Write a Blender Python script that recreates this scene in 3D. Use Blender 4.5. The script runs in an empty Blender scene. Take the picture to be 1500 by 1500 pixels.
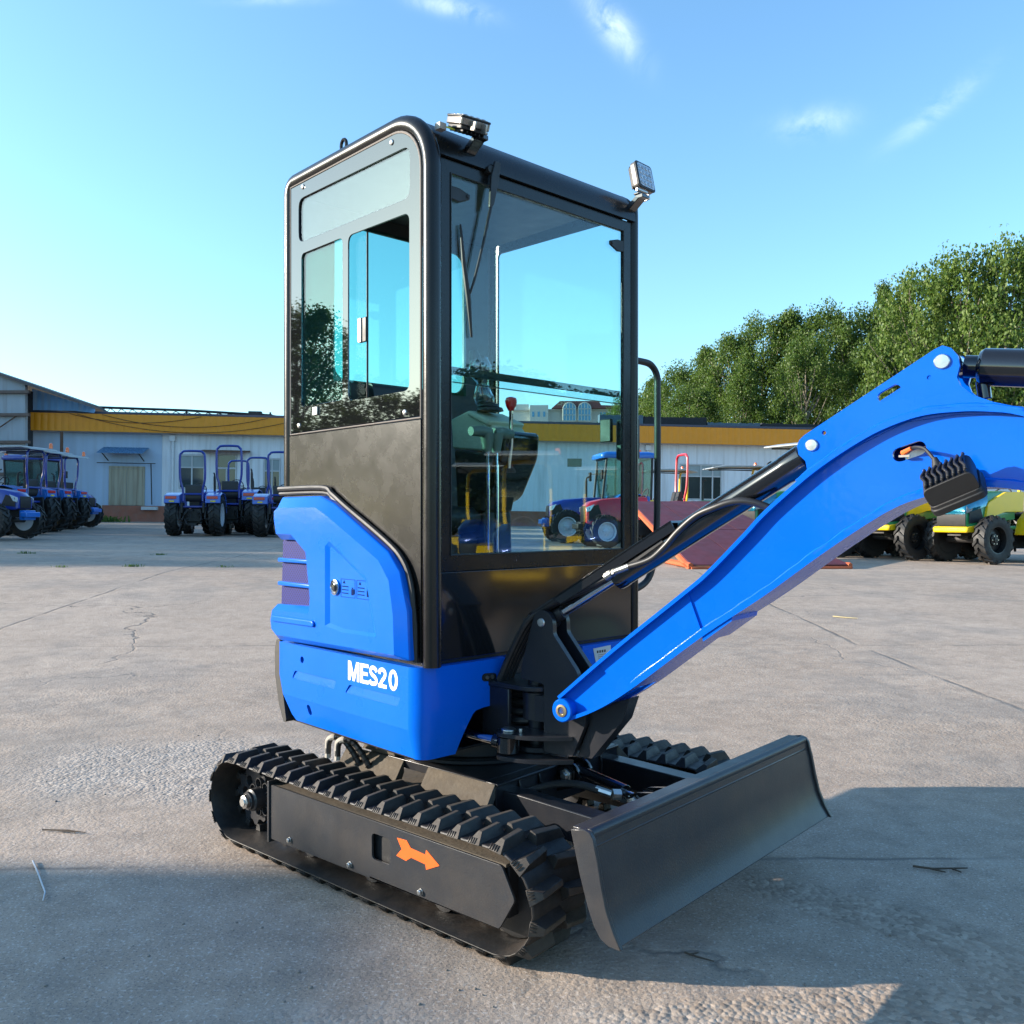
import bpy, bmesh, math, random
import numpy as np
from mathutils import Vector, Matrix, Quaternion
from mathutils.geometry import tessellate_polygon
R = math.radians
SC = bpy.context.scene
COL = SC.collection
PI = math.pi

# ------------------------------------------------------------------ materials
MATS = {}
def nodes_of(name):
    m = bpy.data.materials.new(name); m.use_nodes = True
    nt = m.node_tree; nt.nodes.clear()
    out = nt.nodes.new('ShaderNodeOutputMaterial')
    return m, nt, out
def N(nt, typ, **kw):
    n = nt.nodes.new(typ)
    for k, v in kw.items():
        if k in n.inputs.keys(): n.inputs[k].default_value = v
        else: setattr(n, k, v)
    return n
def MATH(nt, op, a, b=None, clamp=False):
    n = nt.nodes.new('ShaderNodeMath'); n.operation = op; n.use_clamp = clamp
    for i, v in enumerate((a, b)):
        if v is None: continue
        if isinstance(v, (int, float)): n.inputs[i].default_value = v
        else: nt.links.new(v, n.inputs[i])
    return n.outputs[0]
def RAMP(nt, fac, p0, p1, c0=(0,0,0,1), c1=(1,1,1,1)):
    if p0 > p1: p0, p1, c0, c1 = p1, p0, c1, c0
    n = nt.nodes.new('ShaderNodeValToRGB')
    n.color_ramp.elements[0].position = p0; n.color_ramp.elements[1].position = p1
    n.color_ramp.elements[0].color = c0; n.color_ramp.elements[1].color = c1
    nt.links.new(fac, n.inputs[0]); return n.outputs[0]
def MIX(nt, fac, a, b):
    n = nt.nodes.new('ShaderNodeMix'); n.data_type = 'RGBA'
    if isinstance(fac, (int, float)): n.inputs[0].default_value = fac
    else: nt.links.new(fac, n.inputs[0])
    for i, v in ((6, a), (7, b)):
        if isinstance(v, (tuple, list)): n.inputs[i].default_value = (v[0], v[1], v[2], 1)
        else: nt.links.new(v, n.inputs[i])
    return n.outputs[2]
def mat(name, col, rough=.5, metal=0., coat=0., var=.12, scale=6., bump=0., bscale=60., dirt=None, dirtamt=.35, spec=.5, dscale=4., croough=.06, grain=0.):
    """principled material whose colour, gloss and surface vary a little over the object"""
    if name in MATS: return MATS[name]
    m, nt, out = nodes_of(name)
    b = N(nt, 'ShaderNodeBsdfPrincipled')
    tc = nt.nodes.new('ShaderNodeTexCoord')
    nz = N(nt, 'ShaderNodeTexNoise'); nz.inputs['Scale'].default_value = scale; nz.inputs['Detail'].default_value = 5
    nt.links.new(tc.outputs['Object'], nz.inputs['Vector'])
    c0 = tuple(max(0, c * (1 - var)) for c in col); c1 = tuple(min(1, c * (1 + var)) for c in col)
    colr = MIX(nt, nz.outputs['Fac'], c0, c1)
    if dirt:
        n2 = N(nt, 'ShaderNodeTexNoise'); n2.inputs['Scale'].default_value = dscale; n2.inputs['Detail'].default_value = 9; n2.inputs['Roughness'].default_value = .7
        nt.links.new(tc.outputs['Object'], n2.inputs['Vector'])
        f = RAMP(nt, n2.outputs['Fac'], .42, .75)
        f = MATH(nt, 'MULTIPLY', f, dirtamt)
        colr = MIX(nt, f, colr, dirt)
    nt.links.new(colr, b.inputs['Base Color'])
    n3 = N(nt, 'ShaderNodeTexNoise'); n3.inputs['Scale'].default_value = scale * 2.3; n3.inputs['Detail'].default_value = 6
    nt.links.new(tc.outputs['Object'], n3.inputs['Vector'])
    rr = MATH(nt, 'ADD', MATH(nt, 'MULTIPLY', MATH(nt, 'SUBTRACT', n3.outputs['Fac'], .5), min(.35, rough * .6)), rough, True)
    nt.links.new(rr, b.inputs['Roughness'])
    b.inputs['Metallic'].default_value = metal
    b.inputs['Coat Weight'].default_value = coat; b.inputs['Coat Roughness'].default_value = croough
    b.inputs['Specular IOR Level'].default_value = spec
    if bump:
        n4 = N(nt, 'ShaderNodeTexNoise'); n4.inputs['Scale'].default_value = bscale; n4.inputs['Detail'].default_value = 4
        nt.links.new(tc.outputs['Object'], n4.inputs['Vector'])
        bp = N(nt, 'ShaderNodeBump'); bp.inputs['Strength'].default_value = bump; bp.inputs['Distance'].default_value = .01
        nt.links.new(n4.outputs['Fac'], bp.inputs['Height']); nt.links.new(bp.outputs[0], b.inputs['Normal'])
        if coat: nt.links.new(bp.outputs[0], b.inputs['Coat Normal'])
    nt.links.new(b.outputs[0], out.inputs[0])
    MATS[name] = m; return m

def glass(name, tint, base=.06, rough=.0, graz=.9):
    """thin tinted pane: see-through with a mirror reflection that grows at grazing angles"""
    if name in MATS: return MATS[name]
    m, nt, out = nodes_of(name)
    g = nt.nodes.new('ShaderNodeNewGeometry')
    d = nt.nodes.new('ShaderNodeVectorMath'); d.operation = 'DOT_PRODUCT'
    nt.links.new(g.outputs['Incoming'], d.inputs[0]); nt.links.new(g.outputs['Normal'], d.inputs[1])
    a = MATH(nt, 'ABSOLUTE', d.outputs['Value'])
    p = MATH(nt, 'POWER', MATH(nt, 'SUBTRACT', 1., a, True), 5.)
    f = MATH(nt, 'ADD', MATH(nt, 'MULTIPLY', p, graz), base, True)
    t = N(nt, 'ShaderNodeBsdfTransparent'); t.inputs['Color'].default_value = (*tint, 1)
    gl = N(nt, 'ShaderNodeBsdfGlossy'); gl.inputs['Roughness'].default_value = rough; gl.inputs['Color'].default_value = (1, 1, 1, 1)
    mx = nt.nodes.new('ShaderNodeMixShader')
    nt.links.new(f, mx.inputs[0]); nt.links.new(t.outputs[0], mx.inputs[1]); nt.links.new(gl.outputs[0], mx.inputs[2])
    nt.links.new(mx.outputs[0], out.inputs[0])
    MATS[name] = m; return m

BLUE = mat('blue_paint', (.0, .104, .575), .3, coat=.2, var=.04, scale=3, spec=.1, bump=.03, bscale=60, dirt=(.012, .15, .5), dirtamt=.3, dscale=2.2)
BLUEB = mat('blue_boom_paint', (.0, .096, .56), .27, coat=.22, var=.06, scale=4, bump=.035, bscale=55, spec=.1, dirt=(.010, .13, .5), dirtamt=.35, dscale=3)
DGREY = mat('dark_grey_paint', (.0085, .0079, .0078), .27, coat=.08, var=.1, bump=.02, bscale=120, dirt=(.05, .047, .044), dirtamt=.04, dscale=3, spec=.3)
DGREY2 = mat('charcoal_paint', (.011, .0125, .0165), .34, coat=.14, var=.12, bump=.04, bscale=160, dirt=(.07, .055, .045), dirtamt=.22, spec=.35)
FRAMEG = mat('track_frame_paint', (.025, .0262, .030), .38, coat=.14, var=.12, bump=.05, bscale=180, dirt=(.10, .075, .05), dirtamt=.28, dscale=5, spec=.35)
BLACKG = mat('gloss_black', (.008, .008, .009), .12, coat=.8, var=.2, spec=.5)
FRIT = mat('black_glazing', (.006, .006, .007), .02, coat=1., var=.1, spec=.9, croough=.01)
for n_ in FRIT.node_tree.nodes:
    if n_.type == 'BSDF_PRINCIPLED': n_.inputs['IOR'].default_value = 1.45; n_.inputs['Coat IOR'].default_value = 1.45; n_.inputs['Coat Weight'].default_value = .45
BLACKM = mat('matt_black', (.012, .012, .013), .55, var=.25, bump=.05)
RUBBER = mat('track_rubber', (.012, .0115, .0115), .5, var=.3, scale=14, bump=.08, bscale=90, dirt=(.085, .062, .045), dirtamt=.5, dscale=7, spec=.4)
DRUB = mat('dusty_rubber', (.06, .048, .038), .75, var=.35, scale=30, dirt=(.018, .017, .016), dirtamt=.7, dscale=16)
HOSE = mat('hose_rubber', (.016, .016, .017), .42, var=.2, dirt=(.1, .09, .08), dirtamt=.2, dscale=20)
CHROME = mat('chrome', (.75, .75, .77), .09, metal=1., var=.04)
ZINC = mat('zinc_plated', (.58, .57, .54), .32, metal=1., var=.12, scale=40, bump=.05)
BRASS = mat('bush_metal', (.62, .5, .3), .3, metal=1., var=.15)
RUST = mat('rusty_steel', (.1, .05, .03), .8, var=.5, scale=20)
DUSTY = mat('dusty_steel', (.085, .066, .045), .85, var=.35, scale=18, bump=.2, bscale=70, dirt=(.05, .045, .04), dirtamt=.6)
ORANGE = mat('orange_mark', (.72, .10, .004), .5, var=.05)
WHITE = mat('white_mark', (.82, .82, .82), .45, var=.03)
LABEL = mat('label_plate', (.55, .56, .56), .4, var=.08)
RED = mat('red_plastic', (.5, .01, .012), .25, coat=.5, var=.08)
OLIVE = mat('olive_plastic', (.42, .44, .33), .5, var=.1)
LEVER = mat('lever_grip', (.09, .12, .10), .5, var=.1)
SEATM = mat('seat_vinyl', (.02, .021, .023), .5, var=.2, bump=.08)
LENS = mat('lamp_lens', (.35, .38, .42), .15, metal=.4, var=.3, scale=70, coat=1., bump=.5, bscale=90)
ALU = mat('cast_aluminium', (.45, .42, .38), .35, metal=.8, var=.1)
CREAM = mat('cream_plastic', (.34, .31, .27), .5)
YELW = mat('yellow_wire', (.6, .62, .08), .5)
CLEARP = glass('clear_plastic', (.9, .93, .93), .12, .08)
GFRONT = glass('front_glass', (.84, .945, .945), .042)
GTINT = glass('teal_glass', (.62, .9, .84), .05)
GTOP = glass('smoked_glass', (.76, .84, .82), .085)
GSLIDE = glass('sliding_glass', (.9, .97, .97), .004, graz=.1)
GTRAC = glass('tractor_glass', (.6, .74, .72), .06)

def grille_mat():
    m, nt, out = nodes_of('perforated_mesh')
    tc = nt.nodes.new('ShaderNodeTexCoord'); sp = nt.nodes.new('ShaderNodeSeparateXYZ')
    nt.links.new(tc.outputs['Object'], sp.inputs[0])
    k = 2 * PI / .0125
    s1 = MATH(nt, 'SINE', MATH(nt, 'MULTIPLY', MATH(nt, 'ADD', sp.outputs[0], MATH(nt, 'MULTIPLY', sp.outputs[1], .8)), k))
    s2 = MATH(nt, 'SINE', MATH(nt, 'MULTIPLY', sp.outputs[2], k * .85))
    f = RAMP(nt, MATH(nt, 'ADD', MATH(nt, 'MULTIPLY', MATH(nt, 'MULTIPLY', s1, s2), .5), .5), .5, .62)
    c = MIX(nt, f, (.024, .028, .20), (.002, .002, .008))
    b = N(nt, 'ShaderNodeBsdfPrincipled'); b.inputs['Roughness'].default_value = .5; b.inputs['Specular IOR Level'].default_value = .15
    nt.links.new(c, b.inputs['Base Color']); nt.links.new(b.outputs[0], out.inputs[0])
    return m
GRILLE = grille_mat()

# ------------------------------------------------------------------ mesh builder
def side(a, b, t): return (a, t, b)        # polygon in x,z extruded along y
def front(a, b, t): return (t, a, b)       # polygon in y,z extruded along x
def flat(a, b, t): return (a, b, t)        # polygon in x,y extruded along z
MIR = False   # machine parts are drawn with y towards the viewer's side and flipped when built
class MB:
    def __init__(s): s.v = []; s.f = []; s.m = []
    def add(s, vs, fs, m=0, T=None):
        o = len(s.v)
        s.v += [tuple(T @ Vector(p)) if T else tuple(p) for p in vs]
        for f in fs: s.f.append(tuple(o + i for i in f)); s.m.append(m)
        return s
    def box(s, x0, x1, y0, y1, z0, z1, m=0, T=None):
        vs = [(x, y, z) for x in (x0, x1) for y in (y0, y1) for z in (z0, z1)]
        return s.add(vs, [(0,1,3,2),(4,6,7,5),(0,4,5,1),(2,3,7,6),(0,2,6,4),(1,5,7,3)], m, T)
    def prism(s, poly, t0, t1, plane=side, holes=(), m=0, T=None, caps=True):
        loops = [list(poly)] + [list(h) for h in holes]
        flatp = [p for l in loops for p in l]; n = len(flatp)
        vs = [plane(p[0], p[1], t0) for p in flatp] + [plane(p[0], p[1], t1) for p in flatp]
        fs = []
        if caps:
            if len(loops) == 1 and convex(loops[0]):
                fs += [tuple(range(n)), tuple(range(2*n-1, n-1, -1))]
            else:
                for t in tessellate_polygon([[Vector((p[0], p[1], 0)) for p in l] for l in loops]):
                    fs += [tuple(t), tuple(n + i for i in reversed(t))]
        o = 0
        for l in loops:
            k = len(l)
            for i in range(k):
                a, b = o + i, o + (i + 1) % k
                fs.append((a, b, n + b, n + a))
            o += k
        return s.add(vs, fs, m, T)
    def tube(s, pts, r, n=10, m=0, closed=False, T=None, caps=True):
        pts = [Vector(p) for p in pts]; k = len(pts)
        rs = r if isinstance(r, (list, tuple)) else [r] * k
        tang = []
        for i in range(k):
            if closed: d = pts[(i+1) % k] - pts[i-1]
            else: d = pts[min(i+1, k-1)] - pts[max(i-1, 0)]
            tang.append(d.normalized())
        up = Vector((0, 0, 1)) if abs(tang[0].z) < .9 else Vector((1, 0, 0))
        nrm = (up - tang[0] * up.dot(tang[0])).normalized()
        vs = []
        for i in range(k):
            if i:
                q = tang[i-1].rotation_difference(tang[i]); nrm = q @ nrm
                nrm = (nrm - tang[i] * nrm.dot(tang[i])).normalized()
            bn = tang[i].cross(nrm)
            for j in range(n):
                a = 2 * PI * j / n
                vs.append(pts[i] + (nrm * math.cos(a) + bn * math.sin(a)) * rs[i])
        fs = []
        for i in range(k if closed else k - 1):
            i2 = (i + 1) % k
            for j in range(n):
                j2 = (j + 1) % n
                fs.append((i*n+j, i*n+j2, i2*n+j2, i2*n+j))
        if caps and not closed: fs += [tuple(range(n-1, -1, -1)), tuple((k-1)*n + j for j in range(n))]
        return s.add(vs, fs, m, T)
    def lathe(s, prof, org=(0,0,0), axis=(0,1,0), n=24, m=0, T=None, closed=False):
        ax = Vector(axis).normalized(); up = Vector((0,0,1)) if abs(ax.z) < .9 else Vector((1,0,0))
        u = (up - ax * up.dot(ax)).normalized(); w = ax.cross(u); org = Vector(org)
        vs = []; k = len(prof)
        for (r, h) in prof:
            for j in range(n):
                a = 2 * PI * j / n
                vs.append(org + ax * h + (u * math.cos(a) + w * math.sin(a)) * max(r, 1e-4))
        fs = []
        for i in range(k if closed else k - 1):
            i2 = (i + 1) % k
            for j in range(n):
                j2 = (j + 1) % n; fs.append((i*n+j, i*n+j2, i2*n+j2, i2*n+j))
        if not closed: fs += [tuple(range(n-1, -1, -1)), tuple((k-1)*n + j for j in range(n))]
        return s.add(vs, fs, m, T)
    def cyl(s, p0, p1, r, n=20, m=0, T=None):
        p0 = Vector(p0); p1 = Vector(p1)
        return s.lathe([(r, 0), (r, (p1-p0).length)], p0, p1-p0, n, m, T)
    def loft(s, loops, m=0, T=None, cap0=False, cap1=False):
        k = len(loops[0]); vs = [p for l in loops for p in l]; fs = []
        for i in range(len(loops)-1):
            for j in range(k):
                j2 = (j+1) % k; fs.append((i*k+j, i*k+j2, (i+1)*k+j2, (i+1)*k+j))
        if cap0: fs.append(tuple(range(k-1, -1, -1)))
        if cap1: fs.append(tuple((len(loops)-1)*k + j for j in range(k)))
        return s.add(vs, fs, m, T)
    def sheet(s, pts, t0, t1, plane=side, th=.006, m=0, T=None):
        """open polyline turned into a strip of the given thickness"""
        L = offset_line(pts, th)
        return s.prism(list(pts) + L[::-1], t0, t1, plane, m=m, T=T)
    def build(s, name, mats, parent=None, bevel=0., seg=2, loc=None, rz=0., ang=35, fix=True):
        me = bpy.data.meshes.new(name)
        me.from_pydata([(x, -y, z) for x, y, z in s.v] if MIR else s.v, [], s.f)
        for mm in (mats if isinstance(mats, (list, tuple)) else [mats]): me.materials.append(mm)
        me.polygons.foreach_set('material_index', s.m)
        me.update()
        if fix:
            bm = bmesh.new(); bm.from_mesh(me)
            bmesh.ops.recalc_face_normals(bm, faces=bm.faces); bm.to_mesh(me); bm.free()
        me.polygons.foreach_set('use_smooth', [True] * len(me.polygons))
        me.set_sharp_from_angle(angle=R(ang))
        o = bpy.data.objects.new(name, me); COL.objects.link(o)
        if parent: o.parent = parent
        if loc: o.location = loc
        if rz: o.rotation_euler = (0, 0, rz)
        if bevel:
            b = o.modifiers.new('bevel', 'BEVEL'); b.width = bevel; b.segments = seg; b.limit_method = 'ANGLE'; b.angle_limit = R(40)
            b.harden_normals = False
        return o
def convex(p):
    sg = 0
    for i in range(len(p)):
        a, b, c = p[i-2], p[i-1], p[i]
        x = (b[0]-a[0])*(c[1]-b[1]) - (b[1]-a[1])*(c[0]-b[0])
        if abs(x) < 1e-12: continue
        if sg == 0: sg = 1 if x > 0 else -1
        elif (x > 0) != (sg > 0): return False
    return True
def offset_line(pts, d):
    out = []
    for i in range(len(pts)):
        a = pts[max(i-1, 0)]; b = pts[min(i+1, len(pts)-1)]
        tx, tz = b[0]-a[0], b[1]-a[1]; l = math.hypot(tx, tz) or 1
        out.append((pts[i][0] + tz/l*d, pts[i][1] - tx/l*d))
    return out
def arc(cx, cy, r, a0, a1, n=8):
    return [(cx + r*math.cos(R(a0 + (a1-a0)*i/n)), cy + r*math.sin(R(a0 + (a1-a0)*i/n))) for i in range(n+1)]
def rrect(x0, x1, z0, z1, r, n=4):
    return arc(x1-r, z1-r, r, 0, 90, n) + arc(x0+r, z1-r, r, 90, 180, n) + arc(x0+r, z0+r, r, 180, 270, n) + arc(x1-r, z0+r, r, 270, 360, n)
def slot(c, half, r, ang, n=8):
    ca, sa = math.cos(R(ang)), math.sin(R(ang))
    p = arc(half, 0, r, -90, 90, n) + arc(-half, 0, r, 90, 270, n)
    return [(c[0] + a*ca - b*sa, c[1] + a*sa + b*ca) for a, b in p]
def smooth(pts, n=5):
    """Catmull-Rom through the points"""
    P = [Vector(p) for p in pts]; out = []
    for i in range(len(P)-1):
        p0, p1, p2, p3 = P[max(i-1,0)], P[i], P[i+1], P[min(i+2, len(P)-1)]
        for k in range(n):
            t = k/n
            out.append(.5*((2*p1) + (p2-p0)*t + (2*p0-5*p1+4*p2-p3)*t*t + (3*p1-p0-3*p2+p3)*t**3))
    out.append(P[-1]); return [tuple(p) for p in out]
def roundpoly(poly, r, n=4):
    out = []; k = len(poly)
    for i in range(k):
        p = Vector(poly[i]); a = Vector(poly[i-1]); b = Vector(poly[(i+1) % k])
        da = (a-p); db = (b-p); rr = min(r, da.length*.45, db.length*.45)
        s0 = p + da.normalized()*rr; s1 = p + db.normalized()*rr
        for j in range(n+1):
            t = j/n; out.append(tuple((1-t)**2*s0 + 2*t*(1-t)*p + t*t*s1))
    return out
def thing(name, label, cat, loc=(0,0,0), rz=0, group=None):
    o = bpy.data.objects.new(name, None); COL.objects.link(o); o.empty_display_size = .2
    o.location = loc; o.rotation_euler = (0, 0, rz); o['label'] = label; o['category'] = cat
    if group: o['group'] = group
    return o
def tag(o, label=None, cat=None, group=None, kind=None):
    for k, v in (('label', label), ('category', cat), ('group', group), ('kind', kind)):
        if v: o[k] = v
    return o
def dup(root, loc, rz, label=None, group=None):
    r = root.copy(); COL.objects.link(r); r.location = loc; r.rotation_euler = (root.rotation_euler.x, root.rotation_euler.y, rz)
    if label: r['label'] = label
    if group: r['group'] = group
    for ch in list(root.children):
        c = ch.copy(); COL.objects.link(c); c.parent = r
        for g in list(ch.children):
            d = g.copy(); COL.objects.link(d); d.parent = c
    return r

# the yard: level by the machine, rising gently behind it and towards the left
def zg(x, y):
    t = min(1, max(0, (y - 5) / 9)); s = t*t*(3-2*t)
    yy = min(y, 46); xx = max(-40, min(40, x))
    return -.022 + (.152 + .0144*yy - .0134*xx) * s
DUST=1.0; OZ=2.2; SKYTINT=(.76,1.0,1.08); CLOUDC=(5.5,6,6.6); SKYS=.15; SUNE=4.6; EXPO=1.35
MIR = True
# ------------------------------------------------------------------ the mini excavator
EX = thing('mini_excavator', 'blue mini excavator with dark grey cab, rubber tracks and raised front blade on concrete', 'excavator', (-.136, 3.325, 0), R(-47))
U = R(5.6)            # undercarriage is turned a little against the house
BO = (.683, .243, .607); BR = R(10)   # boom foot and swing

# --- lower body skirt
mb = MB()
def tuck(z): return 0 if z >= .53 else (.53 - z) / .093 * .022
Y0 = .535
def splate(poly, holes, out, inn):
    loops = [poly] + list(holes)
    fl = [p for l in loops for p in l]; n = len(fl)
    vs = [(p[0], out - tuck(p[1]), p[1]) for p in fl] + [(p[0], inn - tuck(p[1]), p[1]) for p in fl]
    fs = []
    for t in tessellate_polygon([[Vector((p[0], p[1], 0)) for p in l] for l in loops]):
        fs += [tuple(t), tuple(n+i for i in reversed(t))]
    o = 0
    for l in loops:
        k = len(l)
        for i in range(k): a, b = o+i, o+(i+1) % k; fs.append((a, b, n+b, n+a))
        o += k
    mb.add(vs, fs)
XC = .31
slotA = [(-.375, .626), (-.098, .626), (-.108, .597), (-.392, .597)]
slotB = [(-.018, .624), (.268, .624), (.257, .594), (-.042, .594)]
up = [(-.486, .72), (XC, .722), (XC, .53), (-.46, .53), (-.486, .6)]
lo = [(-.46, .53), (XC, .53), (XC, .44), (-.40, .44), (-.425, .46)]
splate(up, [roundpoly(slotA, .008), roundpoly(slotB, .008), arc(-.323, .671, .012, 0, 342, 18)], Y0, Y0-.012)
splate(lo, [slot((-.286, .497), .007, .012, 100)], Y0, Y0-.012)
for sl in (slotA, slotB):   # sloped floors of the two pressed recesses
    v = [(p[0], Y0 - (.0065 if p[1] > .61 else .002), p[1]) for p in sl]
    mb.add(v + [(p[0], p[1]-.006, p[2]) for p in v], [(0,1,2,3), (4,5,6,7), (0,1,5,4), (2,3,7,6), (1,2,6,5), (0,3,7,4)])
# corner and front, left piece then right piece
def front_skirt(sg):
    plan = [(XC, Y0)] + [(.31 + .062*math.sin(R(a)), .473 + .062*math.cos(R(a))) for a in range(9, 91, 9)]
    ys = [.455, .43, .40, .383, .372, .36, .345, .33, .317, .29, .25, .20, .18]
    plan += [(.372, y) for y in ys]
    def bot(y):
        if y >= .383: return .438
        if y <= .30: return .572 + (.30 - y) * .05
        t = (.383 - y) / .083
        return .438 + (.572 - .438) * (1 - (1 - t) ** 2.2)
    L = []
    for i, (x, y) in enumerate(plan):
        nx, ny = (0, 1) if i == 0 else ((1, 0) if i > 10 else (math.sin(R(i*9)), math.cos(R(i*9))))
        zb = bot(y)
        col = []
        for z in (.7225, .66, .60, max(.5301, zb+.012) if zb < .53 else max(zb + .004, .58), max(zb, .0)):
            k = tuck(z); col.append((x - nx*k, y - ny*k, z, nx, ny))
        L.append(col)
    vs = []; fs = []; w = len(L[0])
    for col in L:
        for (x, y, z, nx, ny) in col: vs.append((x, sg*y, z))
    o2 = len(vs)
    for col in L:
        for (x, y, z, nx, ny) in col: vs.append((x - nx*.012, sg*(y - ny*.012), z))
    for i in range(len(L)-1):
        for j in range(w-1):
            a, b, c, d = i*w+j, (i+1)*w+j, (i+1)*w+j+1, i*w+j+1
            fs += [(a, b, c, d), (o2+a, o2+d, o2+c, o2+b)]
        fs += [(i*w, o2+i*w, o2+(i+1)*w, (i+1)*w), (i*w+w-1, (i+1)*w+w-1, o2+(i+1)*w+w-1, o2+i*w+w-1)]
    e = len(L)-1
    for j in range(w-1): fs.append((e*w+j, e*w+j+1, o2+e*w+j+1, o2+e*w+j))
    mb.add(vs, fs)
front_skirt(1); front_skirt(-1)
mb.box(-.486, XC, -Y0, -Y0+.012, .44, .722)
# top ledge that closes the skirt under the cab
led = [(-.486, .523), (.31, .523)] + [(.31 + .05*math.sin(R(a)), .473 + .05*math.cos(R(a))) for a in range(18, 91, 18)] + [(.36, .18), (.30, .17), (.30, -.17), (.36, -.18)] + [(.31 + .05*math.sin(R(a)), -.473 - .05*math.cos(R(a))) for a in range(90, 0, -18)] + [(.31, -.523), (-.486, -.523)]
mb.prism(led, .712, .7215, flat)
body = mb.build('lower_body', BLUE, EX, bevel=.004, seg=2)
mb = MB()                                    # holes with bolts in the front skirt
mb.prism(slot((.262, .667), .018, .0125, 4), .3725, .3745, front, m=0)
mb.prism(arc(.195, .667, .012, 0, 340, 16), .3725, .3745, front, m=0)
for y in (.272, .25): mb.cyl((.3745, y, .667), (.378, y, .667), .007, 8, 1)
mb.build('bolt_recess', [BLACKM, ZINC], body)
# lettering on the skirt
def ribbon(path, w):
    P = smooth([(x, z, 0) for x, z in path], 6); L = [(q[0], q[1]) for q in P]
    return offset_line(L, w/2) + offset_line(L, -w/2)[::-1]
def letters(x0, z0):
    h, k = .064, .0135
    def q(poly, dx): return [(x0 + dx + a, z0 + b) for a, b in poly]
    m = .066
    yield q([(0, 0), (k, 0), (k, .043), (m/2-.006, 0), (m/2+.006, 0), (m-k, .043), (m-k, 0), (m, 0), (m, h), (m-k*1.25, h), (m/2, .022), (k*1.25, h), (0, h)], 0), ()
    e = .046
    yield q([(0, 0), (e, 0), (e, k*.85), (k, k*.85), (k, .0265), (e-.004, .0265), (e-.004, .0375), (k, .0375), (k, h-k*.85), (e, h-k*.85), (e, h), (0, h)], .073), ()
    yield q(ribbon([(.003, .016), (.009, .008), (.023, .0065), (.037, .010), (.041, .019), (.033, .028), (.015, .036), (.0075, .046), (.012, .055), (.024, .0577), (.036, .054), (.041, .046)], .0128), .123), ()
    yield q(ribbon([(.006, .044), (.010, .054), (.022, .0577), (.034, .054), (.038, .044), (.032, .033), (.017, .019), (.010, .0068)], .0128)[0:0] + [(.0, 0)], .174), None
    yield q([(a*.024 + .024, b*.033 + .032) for a, b in [(math.cos(R(t)), math.sin(R(t))) for t in range(0, 360, 15)]], .231), [q([(a*.0105 + .024, b*.021 + .032) for a, b in [(math.cos(R(t)), math.sin(R(t))) for t in range(0, 360, 15)]], .231)]
mb = MB()
for poly, hole in letters(-.022, .640):
    if hole is None:
        two = ribbon([(.006, .043), (.009, .053), (.022, .0577), (.034, .054), (.038, .044), (.033, .034), (.018, .019), (.009, .004)], .0128)
        nn_ = len(two)//2
        L_, R_ = two[:nn_], two[nn_:][::-1]
        # foot bar closes the figure
        poly = L_[:-1] + [(.047, .0115)][0:0] + R_[:0]
        out_ = [(p_[0], p_[1]) for p_ in L_]; in_ = [(p_[0], p_[1]) for p_ in R_]
        lo_, hi_ = (out_, in_) if out_[-1][0] < in_[-1][0] else (in_, out_)
        poly = lo_[:-2] + [(.0, .012), (.0, 0), (.046, 0), (.046, .0115), (.0215, .0115)] + [p_ for p_ in hi_[::-1] if p_[1] > .0145]
        poly = [(-.022 + .174 + x_, .640 + z_) for x_, z_ in poly]; hole = ()
    mb.prism(poly, Y0 + .0004, Y0 + .0012, side, hole)
mb.build('lettering', WHITE, body)
mb = MB(); mb.prism([(-.235, .708), (-.33, .712), (-.33, .66), (-.25, .655)], .3725, .374, front)
pl = mb.build('rating_plate', LABEL, body)
mb = MB()
for i in range(4): mb.box(.3742, .3748, -.262 - i*.013, -.254 - i*.013, .690, .699)
for i in range(3): mb.box(.3742, .3748, -.31, -.26, .682 - i*.007, .6835 - i*.007)
mb.build('rating_plate_print', BLACKM, body)

# --- rear bumper / counterweight cover
mb = MB()
mb.prism(roundpoly([(-.487, .725), (-.520, .725), (-.532, .68), (-.530, .591), (-.500, .484), (-.465, .424), (-.445, .43), (-.487, .6)], .012, 3), -.53, .53)
mb.build('rear_bumper', BLACKM, EX, bevel=.008)
mb = MB(); mb.box(-.45, .30, -.50, .50, .428, .438); mb.cyl((0, 0, .36), (0, 0, .4275), .27, 40); mb.cyl((0, 0, .345), (0, 0, .3595), .31, 40)
mb.build('slew_base', DGREY2, EX, bevel=.003)

# --- engine cover on the left
outer = [(-.437, 1.252), (-.18, 1.252), (-.09, 1.226), (.223, 1.073), (.286, 1.014), (.326, .895), (.336, .745), (-.459, .730), (-.496, .758), (-.504, .798), (-.477, .86), (-.236, .868), (-.228, .9), (-.252, 1.046), (-.343, 1.097), (-.451, 1.097), (-.474, 1.172), (-.471, 1.216)]
inner = [(-.425, 1.212), (-.17, 1.212), (-.10, 1.186), (.205, 1.046), (.262, .985), (.284, .88), (.290, .76), (-.44, .752), (-.475, .772), (-.481, .805), (-.468, .842), (-.212, .846), (-.203, .9), (-.232, 1.058), (-.335, 1.118), (-.44, 1.118), (-.456, 1.172), (-.455, 1.20)]
facet = [(-.105, 1.082), (-.078, 1.099), (.14, .988), (.196, .805), (.0, .802), (-.105, .815)]
fac2 = [(-.085, 1.075), (-.076, 1.08), (.127, .979), (.178, .815), (.0, .814), (-.085, .825)]
mb = MB()
mb.loft([[(p[0], y, p[1]) for p in L] for L, y in ((outer, .518), (outer, .548), (inner, .574))])
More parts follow.
